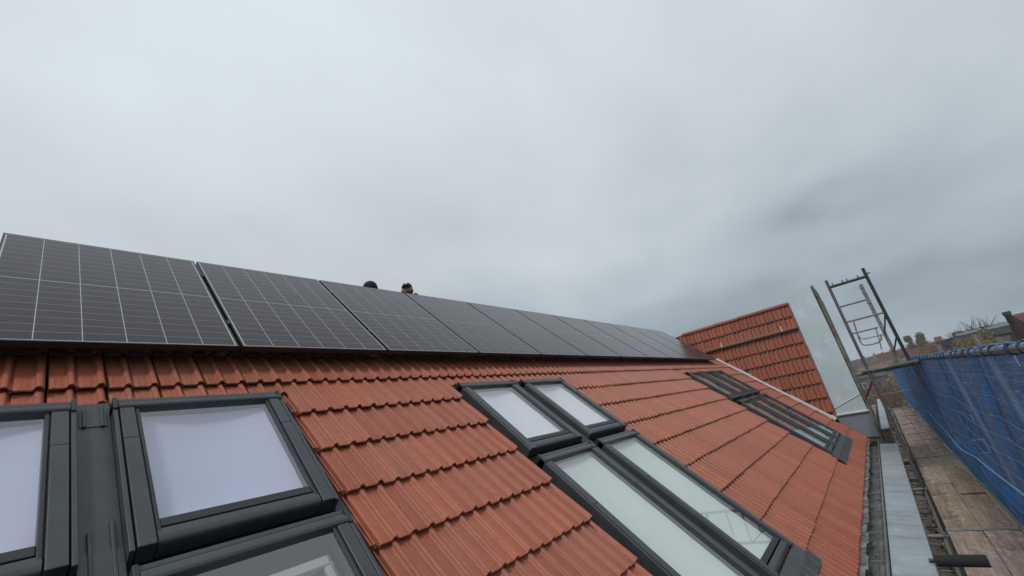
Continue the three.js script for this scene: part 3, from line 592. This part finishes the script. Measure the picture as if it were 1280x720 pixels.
{ // black foam sleeve on a scaffold tie
  const g = merge([bar([5.40, -0.515, 0.925], [5.40, -0.515, 1.26], 0.045, 18)]);
  const t = thing('foam_tube', 'black foam sleeve on a tie sticking out beside the zinc cornice over the deck', 'tube', [5.4, -0.66, 0.94]);
  atWorld(mesh('sleeve', g, M.foam, t), I4);
  atWorld(mesh('tie_rod', bar([5.40, -0.515, 0.885], [5.40, -0.515, 1.262], 0.016, 10), M.steelDark, t), I4);
}
// loose timber lying on the lower deck
for (let i = 0; i < 30; i++) {
  const x = 4.4 + i * 0.42 + R(-.1, .1), z = R(0.78, 0.98), l = R(.14, .42), w = R(.02, .06);
  const g = rbx(-l / 2, l / 2, 0, R(.02, .05), -w / 2, w / 2, 0.004); const kind = i % 3;
  const o = mesh('timber_offcut', g, [M.batten, M.steelDark, boardM[3]][kind]); o.position.set(x, YK - 1.998 + (i % 2) * 0.0, z); o.rotation.y = R(0, 3.1);
  tag(o, ['pale timber offcut lying on the lower scaffold deck', 'dark metal offcut lying on the lower scaffold deck', 'brown board offcut lying on the lower scaffold deck'][kind], 'offcut', ['pale offcuts below the eaves', 'dark offcuts below the eaves', 'brown offcuts below the eaves'][kind]);
}

// ------------------------------------------------------------------ blue safety net
{
  const tNet = texOf(256, (u, v, i, j) => { const a = i % 8, b = j % 8; const on = a < 2 || b < 3; return on ? [1, 1, 1] : [0.06, 0.06, 0.06]; }, false);
  const tNetC = texOf(256, (u, v, i, j) => { const b = j % 16; const L = 0.78 + 0.4 * (perlin2(u, v, 8, 92, 4) - 0.5) + (b < 2 ? 0.2 : 0); return [L * 0.9, L * 0.97, L]; });
  const netM = std(C3(0.014, 0.29, 0.76), 0.8, { map: rep(tNetC, 1, 1), alphaMap: rep(tNet, 4, 4), transparent: true, side: THREE.DoubleSide });
  const net = thing('safety_net', 'blue safety net laced to the scaffold guard rail', 'net', [13, YK, ZO]);
  const X0 = 2.4, X1 = 26.0;
  const S = (x, s) => { // s: 0 at the rail, 1 at the deck
    const bay = ((x % 2.5) + 2.5) % 2.5 / 2.5, slack = Math.sin(Math.PI * bay);
    const y = 1.075 - 1.90 * s - 0.07 * slack * Math.sin(Math.PI * s) * (1 - s);
    const pleat = 0.004 * Math.sin(x * 19 + 1.6 * Math.sin(x * 3.1)) * Math.pow(1 - s, 1.6) + 0.004 * Math.sin(x * 1.9 + s * 3.1) * s + 0.012 * Math.sin(s * 34 + Math.sin(x * 1.3) * 2.2 + x * 0.8) * sstep(0.45, 0.75, s);
    const belly = -0.07 * Math.sin(Math.PI * Math.pow(s, 1.2)) * (0.75 + 0.25 * slack) - 0.045 * Math.exp(-(((s - 0.66) / 0.06) ** 2)) * (0.9 + 0.15 * slack);
    return new THREE.Vector3(x + 0.05 * Math.sin(s * 2.6 + x * 0.7) * s, y, ZO + 0.055 - 0.035 * s + belly + pleat);
  };
  const build = (x0, x1, s0, s1, nx, ns, off) => {
    const pos = [], uv = [], idx = [];
    for (let i = 0; i <= nx; i++) for (let j = 0; j <= ns; j++) { const x = x0 + (x1 - x0) * i / nx, s = s0 + (s1 - s0) * j / ns, p = S(x, s); pos.push(p.x, p.y, p.z + off); uv.push(x, s * 2); }
    for (let i = 0; i < nx; i++) for (let j = 0; j < ns; j++) { const k = i * (ns + 1) + j; idx.push(k, k + 1, k + ns + 1, k + 1, k + ns + 2, k + ns + 1); }
    const g = new THREE.BufferGeometry(); g.setAttribute('position', new THREE.Float32BufferAttribute(pos, 3)); g.setAttribute('uv', new THREE.Float32BufferAttribute(uv, 2)); g.setIndex(idx); g.computeVertexNormals(); return g;
  };
  const add = (n, g, m) => atWorld(mesh(n, g, m, net), I4);
  add('net_sheet', build(X0, X1, 0, 1, 900, 30, 0), netM);
  // doubled overlaps at the posts and along the foot
  for (const x of [5.05, 7.55, 10.05, 12.6]) add('net_overlap', build(x - 0.12, x + 0.20, 0.0, 1, 24, 24, -0.012), netM);
  add('net_hem', build(X0, X1, 0.60, 1, 700, 14, -0.012), netM); add('net_hem', build(9.2, X1, 0.0, 0.62, 600, 12, -0.010), netM);
  const cordM = std(C3(0.13, 0.27, 0.38), 0.7), ropeM = std(C3(0.16, 0.30, 0.44), 0.8), laceM = std(C3(0.012, 0.05, 0.13), 0.7), laceL = std(C3(0.03, 0.17, 0.36), 0.7);
  for (let k = 1; k <= 11; k++) { const s = k * 0.085, pts = []; for (let x = X0; x <= 16; x += 0.14) { const p = S(x, s); p.z -= 0.012; pts.push(p); } add('net_cord', tube(pts, 0.0024, 4, 240), cordM); }
  { const pts = []; for (let x = X0; x <= 14; x += 0.12) { const p = S(x, 0.60 + 0.03 * Math.sin(x * 0.9)); p.z -= 0.03; pts.push(p); } add('rope', tube(pts, 0.009, 6, 260), ropeM); }
  { const pts = []; for (let x = X0; x <= X1; x += 0.2) { const p = S(x, 0.99); p.z -= 0.02; p.y += 0.02 + 0.004 * Math.sin(x * 9); pts.push(p); } add('hem_rope', tube(pts, 0.007, 6, 300), cordM); }
  { const pts = []; for (let x = X0; x <= X1; x += 0.12) pts.push(new THREE.Vector3(x, 1.118 + 0.008 * Math.sin(x * 17), ZO + 0.055 + 0.012 * Math.sin(x * 13))); add('head_rope', tube(pts, 0.008, 6, 400), laceL); }
  for (let x = 3.3, i = 0; x < 20; x += R(.14, .34), i++) { const g = new THREE.TorusGeometry(0.033, 0.0050 + (i % 3) * 0.0016, 6, 16); g.rotateY(Math.PI / 2 + R(-.5, .5)); g.translate(x, 1.088, ZO + 0.055); add('lashing', g, i % 3 ? laceM : laceL); }
}

// ------------------------------------------------------------------ the two people behind the ridge
function sdfMesh(bones, cell, k = 0.03, extra) {
  const bb = new THREE.Box3(); for (const [a, b, ra, rb] of bones) { bb.expandByPoint(new THREE.Vector3(...a).addScalar(ra)); bb.expandByPoint(new THREE.Vector3(...a).addScalar(-ra)); bb.expandByPoint(new THREE.Vector3(...b).addScalar(rb)); bb.expandByPoint(new THREE.Vector3(...b).addScalar(-rb)); }
  bb.expandByScalar(0.05 + cell * 3); const sz = bb.getSize(new THREE.Vector3()), ct = bb.getCenter(new THREE.Vector3()), L = Math.max(sz.x, sz.y, sz.z), res = Math.min(120, Math.max(16, Math.ceil(L / cell)));
  const mc = new MarchingCubes(res, new THREE.MeshStandardMaterial(), false, false, 160000); mc.isolation = 0; const h = res / 2;
  const p = new THREE.Vector3(), A = new THREE.Vector3(), B = new THREE.Vector3(), ab = new THREE.Vector3(), ap = new THREE.Vector3();
  for (let z = 0; z < res; z++) for (let y = 0; y < res; y++) for (let x = 0; x < res; x++) {
    p.set((x - h) / h * L / 2 + ct.x, (y - h) / h * L / 2 + ct.y, (z - h) / h * L / 2 + ct.z);
    let d = 1;
    for (const [a, b, ra, rb, sx] of bones) { A.set(...a); B.set(...b); ab.subVectors(B, A); ap.subVectors(p, A); const q = ab.lengthSq(), t = q < 1e-9 ? 0 : Math.max(0, Math.min(1, ap.dot(ab) / q)); ap.addScaledVector(ab, -t); if (sx) ap.x /= sx; const e = (ap.length() - (ra + (rb - ra) * t)) * (sx && sx < 1 ? sx : 1); const hh = Math.max(k - Math.abs(d - e), 0) / k; d = Math.min(d, e) - hh * hh * k * 0.25; }
    mc.field[x + y * res + z * res * res] = -(extra ? extra(p, d) : d);
  }
  mc.update(); const n = mc.count; const g = new THREE.BufferGeometry(); const P = new Float32Array(n * 3);
  for (let i = 0; i < n; i++) { P[3 * i] = mc.positionArray[3 * i] * L / 2 + ct.x; P[3 * i + 1] = mc.positionArray[3 * i + 1] * L / 2 + ct.y; P[3 * i + 2] = mc.positionArray[3 * i + 2] * L / 2 + ct.z; }
  g.setAttribute('position', new THREE.BufferAttribute(P, 3)); const w = mergeVertices(g, cell * 0.02); w.computeVertexNormals(); const uv = new Float32Array(w.attributes.position.count * 2); for (let i = 0; i < uv.length / 2; i++) { uv[2 * i] = w.attributes.position.getX(i); uv[2 * i + 1] = w.attributes.position.getY(i); } w.setAttribute('uv', new THREE.BufferAttribute(uv, 2)); return w;
}
function person(pos, turn, H, o) { // faces +z locally, feet at y = 0
  const p = thing('person', o.label, 'person', pos); p.rotation.y = turn; p.updateMatrixWorld(true);
  const s = H / 1.75, q = a => a.map(v => v * s), Bn = (a, b, ra, rb, sx) => [q(a), q(b), ra * s, rb * s, sx];
  const skin = std(C3(0.30, 0.17, 0.125), 0.6), jacket = std(o.jacket, 0.85), trouser = std(C3(0.03, 0.034, 0.045), 0.9), boot = std(C3(0.02, 0.018, 0.016), 0.7), hairM = std(C3(0.025, 0.018, 0.014), 0.9);
  const arms = [-1, 1].map(m => { const sh = [0.185 * m, 1.41, 0], el = o.reach ? [0.27 * m, 1.20, 0.10] : [0.25 * m, 1.13, 0.02], wr = o.reach ? [0.17 * m, 1.12, 0.33] : [0.22 * m, 0.90, 0.14]; return { m, sh, el, wr }; });
  const bones = [Bn([0, 1.02, 0], [0, 1.22, 0], 0.13, 0.135, 1.25), Bn([0, 1.22, 0], [0, 1.38, -0.01], 0.135, 0.125, 1.35), Bn([0, 1.40, -0.01], [0, 1.56, 0.01], 0.062, 0.056),
    Bn([0, 1.665, 0.0], [0, 1.655, 0.015], 0.092, 0.092, 0.92), Bn([0, 1.585, 0.035], [0, 1.60, 0.05], 0.062, 0.058), Bn([0, 1.635, 0.108], [0, 1.615, 0.128], 0.012, 0.016), Bn([-0.098, 1.65, -0.005], [-0.1, 1.62, 0], 0.016, 0.014), Bn([0.098, 1.65, -0.005], [0.1, 1.62, 0], 0.016, 0.014)];
  for (const { m, sh, el, wr } of arms) {
    bones.push(Bn(sh, el, 0.058, 0.044), Bn(el, wr, 0.042, 0.029));
    const d = new THREE.Vector3(...wr).sub(new THREE.Vector3(...el)).normalize(), pl = new THREE.Vector3(...wr).addScaledVector(d, 0.085);
    bones.push(Bn(wr, pl.toArray(), 0.03, 0.036));
    for (let f = 0; f < 4; f++) { const off = new THREE.Vector3((f - 1.5) * 0.021, 0, 0), a = pl.clone().add(off), b = a.clone().addScaledVector(d, [0.035, 0.042, 0.04, 0.03][f]), c = b.clone().addScaledVector(d, 0.025).add(new THREE.Vector3(0, -0.022, 0)); bones.push(Bn(a.toArray(), b.toArray(), 0.0095, 0.009), Bn(b.toArray(), c.toArray(), 0.009, 0.0078)); }
    const ta = new THREE.Vector3(...wr).addScaledVector(d, 0.035).add(new THREE.Vector3(-0.03 * m, 0, 0)), tb = ta.clone().addScaledVector(d, 0.04).add(new THREE.Vector3(-0.025 * m, -0.01, 0)); bones.push(Bn(ta.toArray(), tb.toArray(), 0.012, 0.0095));
  }
  for (const m of [-1, 1]) bones.push(Bn([0.095 * m, 0.98, 0], [0.11 * m, 0.53, 0.03], 0.088, 0.058), Bn([0.11 * m, 0.53, 0.03], [0.12 * m, 0.10, -0.01], 0.056, 0.036), Bn([0.12 * m, 0.05, -0.03], [0.13 * m, 0.04, 0.14], 0.04, 0.032));
  mesh('body', sdfMesh(bones, 0.022, 0.03), skin, p);
  // clothes: the same limbs, a little larger
  const jb = [Bn([0, 0.96, 0], [0, 1.22, 0], 0.15, 0.155, 1.25), Bn([0, 1.22, 0], [0, 1.385, -0.01], 0.155, 0.14, 1.4), Bn([0, 1.44, -0.01], [0, 1.50, 0.0], 0.085, 0.075)];
  for (const { sh, el, wr } of arms) jb.push(Bn(sh, el, 0.082, 0.064), Bn(el, wr, 0.062, 0.045));
  mesh('jacket', sdfMesh(jb, 0.025, 0.04), jacket, p);
  const tb = []; for (const m of [-1, 1]) tb.push(Bn([0.09 * m, 0.98, 0], [0.11 * m, 0.53, 0.03], 0.105, 0.078), Bn([0.11 * m, 0.53, 0.03], [0.12 * m, 0.12, -0.01], 0.076, 0.062)); mesh('trousers', sdfMesh(tb, 0.025, 0.03), trouser, p);
  for (const m of [-1, 1]) mesh('boot', sdfMesh([Bn([0.12 * m, 0.12, -0.015], [0.12 * m, 0.055, -0.03], 0.055, 0.055), Bn([0.12 * m, 0.052, -0.03], [0.13 * m, 0.045, 0.15], 0.052, 0.045)], 0.014, 0.03), boot, p);
  for (const m of [-1, 1]) { const e = new THREE.SphereGeometry(0.0115 * s, 10, 8); const k = mesh('eye', e, std(C3(0.08, 0.06, 0.05), 0.2), p); k.position.set(0.034 * m * s, 1.655 * s, 0.098 * s); }
  mesh('mouth', rbx(-0.022 * s, 0.022 * s, 1.575 * s, 1.582 * s, 0.09 * s, 0.107 * s, 0.003), std(C3(0.22, 0.09, 0.07), 0.6), p);
  const cut = (yc, slope) => (P, d) => Math.max(d, (yc * s - P.y) + slope * P.z);
  if (o.cap) {
    mesh('beard', sdfMesh([Bn([-0.06, 1.60, 0.03], [0, 1.555, 0.075], 0.04, 0.042), Bn([0.06, 1.60, 0.03], [0, 1.555, 0.075], 0.04, 0.042)], 0.007, 0.03), hairM, p);
    const c = mesh('cap', sdfMesh([Bn([0, 1.675, 0], [0, 1.69, -0.005], 0.104, 0.102, 0.92)], 0.008, 0.01, cut(1.685, 0.12)), std(C3(0.012, 0.012, 0.014), 0.8), p);
    const vis = new THREE.SphereGeometry(0.088 * s, 20, 8, 0, Math.PI * 2, 0, 0.95); vis.scale(1, 0.28, 1.15); vis.translate(0, 1.655 * s, 0.115 * s); mesh('visor', vis, std(C3(0.012, 0.012, 0.014), 0.8, { side: THREE.DoubleSide }), c);
    const em = new THREE.CircleGeometry(0.02 * s, 16); em.rotateX(-0.45); em.translate(0, 1.748 * s, 0.098 * s); mesh('emblem', em, M.white, c);
    mesh('hood', sdfMesh([Bn([-0.10, 1.50, -0.07], [0.10, 1.50, -0.07], 0.065, 0.065), Bn([0.09, 1.52, -0.06], [0.13, 1.53, 0.0], 0.06, 0.05)], 0.012, 0.03), std(C3(0.10, 0.028, 0.026), 0.9), p);
  } else {
    mesh('beanie', sdfMesh([Bn([0, 1.675, 0], [0, 1.70, -0.015], 0.118, 0.112)], 0.008, 0.01, cut(1.655, 0.05)), std(C3(0.010, 0.013, 0.022), 0.95), p);
    const r = new THREE.TorusGeometry(0.111 * s, 0.014 * s, 8, 28); r.rotateX(Math.PI / 2); r.translate(0, 1.665 * s, 0); mesh('beanie_cuff', r, std(C3(0.010, 0.013, 0.022), 0.95), p);
  }
  return p;
}
{
  const P = roofAt(0, 4.42, -0.06), slopeY = z => P.y - (P.z - 0.03 - z) * SN / CS;
  const spot = (px, py, H, capTop) => { // walk along the ray until a person of this height would stand on the rear slope
    const r = ray(px, py); for (let t = 5; t < 12; t += 0.01) { const q = CAM.clone().addScaledVector(r, t); if (q.y - slopeY(q.z) >= H + capTop) return [q.x, slopeY(q.z) + 0.03, q.z]; } return null;
  };
  const a = spot(462.5, 354.0, 1.70, 0.06), b = spot(508, 354.5, 1.66, 0.05);
  console.log('people', a, b);
  person(a, 2.4, 1.70, { label: 'person in a black beanie standing behind the ridge, head showing above panels', jacket: C3(0.03, 0.035, 0.05) });
  person(b, -0.72, 1.66, { label: 'bearded person in a black cap looking over the top of the panels', jacket: C3(0.05, 0.035, 0.035), cap: true, reach: true });
}

// ------------------------------------------------------------------ far surroundings
function farHouse(name, label, x, z, w, d, hWall, hRoof, wallC, roofC, group, yaw = 0, flat = false) {
  const g = thing(name, label, 'building', [x, GROUND, z], group); g.rotation.y = yaw; g.updateMatrixWorld(true);
  const wm = std(wallC, 0.9, { map: rep(tGrime, 0.2, 0.2) }), rm = std(roofC, 0.85, { map: rep(tGrime, 0.35, 0.35) });
  mesh('wall', bx(-d / 2, d / 2, 0, hWall, -w / 2, w / 2), wm, g);
  if (flat) { mesh('roof', merge([bx(-d / 2 - 0.15, d / 2 + 0.15, hWall, hWall + 0.3, -w / 2 - 0.15, w / 2 + 0.15)]), rm, g); }
  else { const s = new THREE.Shape(); s.moveTo(-d / 2 - 0.4, hWall - 0.1); s.lineTo(0, hWall + hRoof); s.lineTo(d / 2 + 0.4, hWall - 0.1); s.closePath(); const q = new THREE.ExtrudeGeometry(s, { depth: w + 0.6, bevelEnabled: false }); q.translate(0, 0, -w / 2 - 0.3); const rf = mesh('roof', boxUV(q), rm, g); mesh('chimney', bx(-0.9, -0.2, hWall + hRoof * 0.6, hWall + hRoof + 0.9, w * 0.2, w * 0.2 + 0.8), std(C3(0.2, 0.09, 0.06), 0.9), rf); }
  const fm = std(C3(0.6, 0.6, 0.58), 0.6), pm = std(C3(0.05, 0.06, 0.07), 0.15);
  const nx = Math.max(2, Math.floor(w / 3)), ny = Math.max(1, Math.floor(hWall / 3));
  for (let i = 0; i < nx; i++) for (let j = Math.max(0, ny - 3); j < ny; j++) { const zc = -w / 2 + (i + 0.5) * w / nx, yc = 1.6 + j * (hWall - 0.8) / ny; const f = mesh('window', bx(-d / 2 - 0.05, -d / 2 + 0.02, yc - 0.75, yc + 0.75, zc - 0.55, zc + 0.55), fm, g); mesh('pane', bx(-d / 2 - 0.07, -d / 2 - 0.052, yc - 0.66, yc + 0.66, zc - 0.46, zc + 0.46), pm, f); }
  return g;
}
// long cream building with dark mansard storey
{
  const X = 46, A = atX(1196, 424, X), B = atX(1300, 397, X), top = atX(1240, 407, X).y, eave = atX(1240, 420, X).y;
  const z0 = A.z, z1 = B.z + 4, w = z1 - z0;
  const g = thing('apartment_building', 'long cream apartment block with a dark mansard storey and roof railing', 'building', [X + 6, GROUND, (z0 + z1) / 2]);
  const H = eave - GROUND, T = top - eave, cream = std(C3(0.33, 0.31, 0.24), 0.9, { map: rep(tGrime, 0.2, 0.2) }), slate = std(C3(0.055, 0.06, 0.066), 0.7, { map: rep(tGrime, 0.6, 0.6) });
  mesh('wall', bx(-6, 6, 0, H, -w / 2, w / 2), cream, g);
  const s = new THREE.Shape(); s.moveTo(-6.15, H); s.lineTo(-5.4, H + T * 0.72); s.lineTo(5.4, H + T * 0.72); s.lineTo(6.15, H); s.closePath(); const q = new THREE.ExtrudeGeometry(s, { depth: w + 0.3, bevelEnabled: false }); q.translate(0, 0, -w / 2 - 0.15); const mf = mesh('mansard', boxUV(q), slate, g);
  const n = Math.floor(w / 1.6);
  for (let i = 0; i < n; i++) { const zc = -w / 2 + (i + 0.5) * w / n; mesh('railing_panel', bx(-5.35, -5.3, H + T * 0.76, H + T * 0.98, zc - 0.68, zc + 0.68), std(C3(0.30, 0.33, 0.37), 0.4), g); mesh('railing_post', bx(-5.38, -5.28, H + T * 0.72, H + T * 1.05, zc - w / n / 2 - 0.04, zc - w / n / 2 + 0.04), slate, g); }
  mesh('railing_top', bx(-5.42, -5.26, H + T * 1.05, H + T * 1.1, -w / 2, w / 2), slate, g);
  const fm = std(C3(0.45, 0.44, 0.38), 0.7), pm = std(C3(0.04, 0.05, 0.05), 0.15);
  for (let i = 0; i < Math.floor(w / 3.2); i++) for (let j = 0; j < 4; j++) { const zc = -w / 2 + (i + 0.5) * 3.2, yc = H - 1.7 - j * 3; const f = mesh('window', bx(-6.06, -5.98, yc - 0.8, yc + 0.8, zc - 0.7, zc + 0.7), fm, g); mesh('pane', bx(-6.09, -6.062, yc - 0.7, yc + 0.7, zc - 0.6, zc + 0.6), pm, f); }
}
{ // red roof and chimney at the right
  const X = 30, P = atX(1283, 398, X);
  farHouse('brick_house', 'house with red tiled roof beyond the blue net', X + 4, P.z + 4.2, 7, 8, P.y - GROUND - 1.2, 1.6, C3(0.30, 0.20, 0.14), C3(0.20, 0.07, 0.05));
  const q = atX(1270, 411, 24), r = atX(1261, 391, 24);
  const c = thing('chimney_pipe', 'tall rusty brown flue pipe beside the cream block', 'chimney', [24, GROUND, q.z]); mesh('pipe', bar([0, 0, 0], [0, r.y - GROUND, 0], 0.10, 14), std(C3(0.085, 0.055, 0.045), 0.85, { map: rep(tGrime, 1, 1) }), c); mesh('pipe_cap', new THREE.CylinderGeometry(0.12, 0.12, 0.12, 14).translate(0, r.y - GROUND, 0), std(C3(0.06, 0.05, 0.05), 0.8), c);
}
// red roofs and city beyond
{
  const spec = [[1134, 434, 110, 9, 'house with a faded red roof between the two poplars', C3(0.20, 0.085, 0.055)], [1160, 431, 84, 7, 'low red roofed house among brown trees', C3(0.24, 0.09, 0.055)], [1184, 426, 72, 7, 'brick red house behind the bare tree', C3(0.21, 0.08, 0.05)]];
  for (const [px, py, X, w, l, rc] of spec) { const P = atX(px, py, X); farHouse('terraced_house', l, X + 6, P.z, w, 10, P.y - GROUND - 3.2, 3.2, C3(0.30, 0.25, 0.19), rc); }
  const far = [[1064, 453.5, 210, 8, C3(0.09, 0.10, 0.11)], [1073, 449, 240, 8, C3(0.10, 0.09, 0.085)], [1084, 446.5, 225, 10, C3(0.08, 0.09, 0.10)], [1096, 444, 250, 9, C3(0.11, 0.11, 0.115)], [1106, 441.5, 215, 8, C3(0.15, 0.085, 0.065)], [1117, 440, 235, 10, C3(0.12, 0.11, 0.11)], [1078, 455, 150, 6, C3(0.16, 0.09, 0.07)], [1094, 453, 160, 7, C3(0.10, 0.105, 0.11)], [1110, 449, 145, 7, C3(0.13, 0.12, 0.115)]];
  const labels = ['dark roofed city house seen next to the zinc-clad wall', 'brown roofed city house seen behind the gate hoop', 'wide dark grey city house behind the tall scaffold frame', 'slate grey city house right of the gate hoop', 'reddish roofed city house beside the tall frame post', 'grey brown city house just beyond the tall frame post', 'small rust roofed house below the gate hoop', 'small grey roofed house above the scaffold platform', 'small pale roofed house at the platform end'];
  far.forEach(([px, py, X, w, rc], i) => { const P = atX(px, py, X); farHouse('city_house', labels[i], X + 5, P.z, w, 9, P.y - GROUND - 3.5, 3.5, i % 2 ? C3(0.42, 0.41, 0.39) : C3(0.17, 0.165, 0.16), rc, 'city houses behind the scaffold'); });
}
// trees
function leafGeo(n, place, size, rr) { // many small leaf quads
  const pos = new Float32Array(n * 12), uv = new Float32Array(n * 8), idx = []; const q = new THREE.Quaternion(), e = new THREE.Euler(), v = new THREE.Vector3();
  for (let i = 0; i < n; i++) { const c = place(), s = size * (0.6 + rr() * 0.8); e.set(rr() * 6.3, rr() * 6.3, rr() * 6.3); q.setFromEuler(e); [[-1, -.6], [1, -.6], [1, .6], [-1, .6]].forEach(([a, b], k) => { v.set(a * s, b * s, 0).applyQuaternion(q).add(c); pos.set([v.x, v.y, v.z], i * 12 + k * 3); }); const o = i * 4; idx.push(o, o + 1, o + 2, o, o + 2, o + 3); }
  const g = new THREE.BufferGeometry(); g.setAttribute('position', new THREE.BufferAttribute(pos, 3)); g.setAttribute('uv', new THREE.BufferAttribute(uv, 2)); g.setIndex(idx); g.computeVertexNormals(); return g;
}
function branchGeo(H, spread, rr, depth = 5, base = 0.25) {
  const gs = []; const grow = (a, d, L, r, k) => { const b = a.clone().addScaledVector(d, L); const g = new THREE.CylinderGeometry(r * 0.62, r, L, k > 2 ? 4 : 6, 1, true); g.translate(0, L / 2, 0); g.applyQuaternion(new THREE.Quaternion().setFromUnitVectors(new THREE.Vector3(0, 1, 0), d)); g.translate(a.x, a.y, a.z); gs.push(g); if (k >= depth) return; const n = k < 1 ? 4 : 3; for (let i = 0; i < n; i++) { const e = d.clone().add(new THREE.Vector3(rr() - 0.5, (rr() - 0.3) * 0.5, rr() - 0.5).multiplyScalar(spread)).normalize(); grow(b.clone().addScaledVector(d, -L * rr() * 0.3), e, L * (0.66 + rr() * 0.2), r * 0.6, k + 1); } };
  grow(new THREE.Vector3(0, 0, 0), new THREE.Vector3(0, 1, 0), H * 0.36, base, 0); return merge(gs);
}
const barkM = std(C3(0.10, 0.075, 0.06), 0.95), leafBrown = new THREE.MeshPhysicalMaterial({ color: C3(0.16, 0.10, 0.045), roughness: 0.9, side: THREE.DoubleSide }), leafOchre = new THREE.MeshPhysicalMaterial({ color: C3(0.20, 0.14, 0.05), roughness: 0.9, side: THREE.DoubleSide }), leafOlive = new THREE.MeshPhysicalMaterial({ color: C3(0.15, 0.125, 0.05), roughness: 0.9, side: THREE.DoubleSide });
function tree(name, label, px, py, X, kind, seed, rw) {
  const P = atX(px, py, X), H = P.y - GROUND, rr = rngOf(seed);
  const t = thing(name, label, 'tree', [X, GROUND, P.z]);
  if (kind === 'bare') { const g = branchGeo(H, 1.15, rr, 7, H * 0.034); g.computeBoundingBox(); const k = H / g.boundingBox.max.y; g.scale(k, k, k); mesh('trunk', new THREE.CylinderGeometry(H * 0.012, H * 0.02, H * 0.3, 8).translate(0, H * 0.15, 0), barkM, t); mesh('crown', g, std(C3(0.16, 0.11, 0.095), 0.95), t); return t; }
  mesh('trunk', branchGeo(H * 0.95, kind === 'poplar' ? 0.4 : 0.9, rr, 3, H * 0.015), barkM, t);
  const clumps = []; for (let i = 0; i < 46; i++) { const y = kind === 'poplar' ? 0.18 + 0.80 * rr() : 0.35 + 0.60 * rr(); const env = kind === 'poplar' ? rw * Math.sin(Math.PI * Math.min(1, y * 0.9 + 0.12)) : rw * Math.sqrt(Math.max(0, 1 - ((y - 0.62) / 0.40) ** 2)); const a = rr() * 6.28, r = env * Math.sqrt(rr()); clumps.push(new THREE.Vector3(Math.cos(a) * r, y * H, Math.sin(a) * r)); }
  const place = () => { const c = clumps[Math.floor(rr() * clumps.length)], s = rw * 0.30; return c.clone().add(new THREE.Vector3((rr() + rr() - 1) * s, (rr() + rr() - 1) * s * 1.1, (rr() + rr() - 1) * s)); };
  mesh('crown', leafGeo(kind === 'ochre' ? 6000 : 12000, place, 0.05, rr), kind === 'poplar' ? leafOlive : kind === 'ochre' ? leafOchre : leafBrown, t); return t;
}
tree('poplar_tree', 'narrow olive brown poplar beside the faded red roof, shorter one', 1131, 417.5, 86, 'poplar', 5, 1.5);
tree('poplar_tree', 'taller narrow olive brown poplar over the faded red roof', 1147, 414.5, 84, 'poplar', 6, 1.6);
tree('bare_tree', 'bare spreading tree with fine pinkish twigs behind the net', 1186, 402, 52, 'bare', 7, 4);
tree('bare_tree', 'smaller bare tree beside the long cream building', 1203, 404, 60, 'bare', 17, 4);
tree('autumn_tree', 'round brown autumn tree under the bare tree', 1180, 420, 58, 'brown', 8, 3.2);
tree('autumn_tree', 'ochre autumn tree at the end of the cream building', 1209, 411, 44, 'ochre', 9, 1.6);
tree('autumn_tree', 'brown autumn tree near the low red roof', 1168, 427, 66, 'brown', 10, 3.0);
tree('autumn_tree', 'dark brown leafy tree in the yard below the platform', 1098, 478, 60, 'brown', 12, 3.4);

renderer.render(scene, camera);
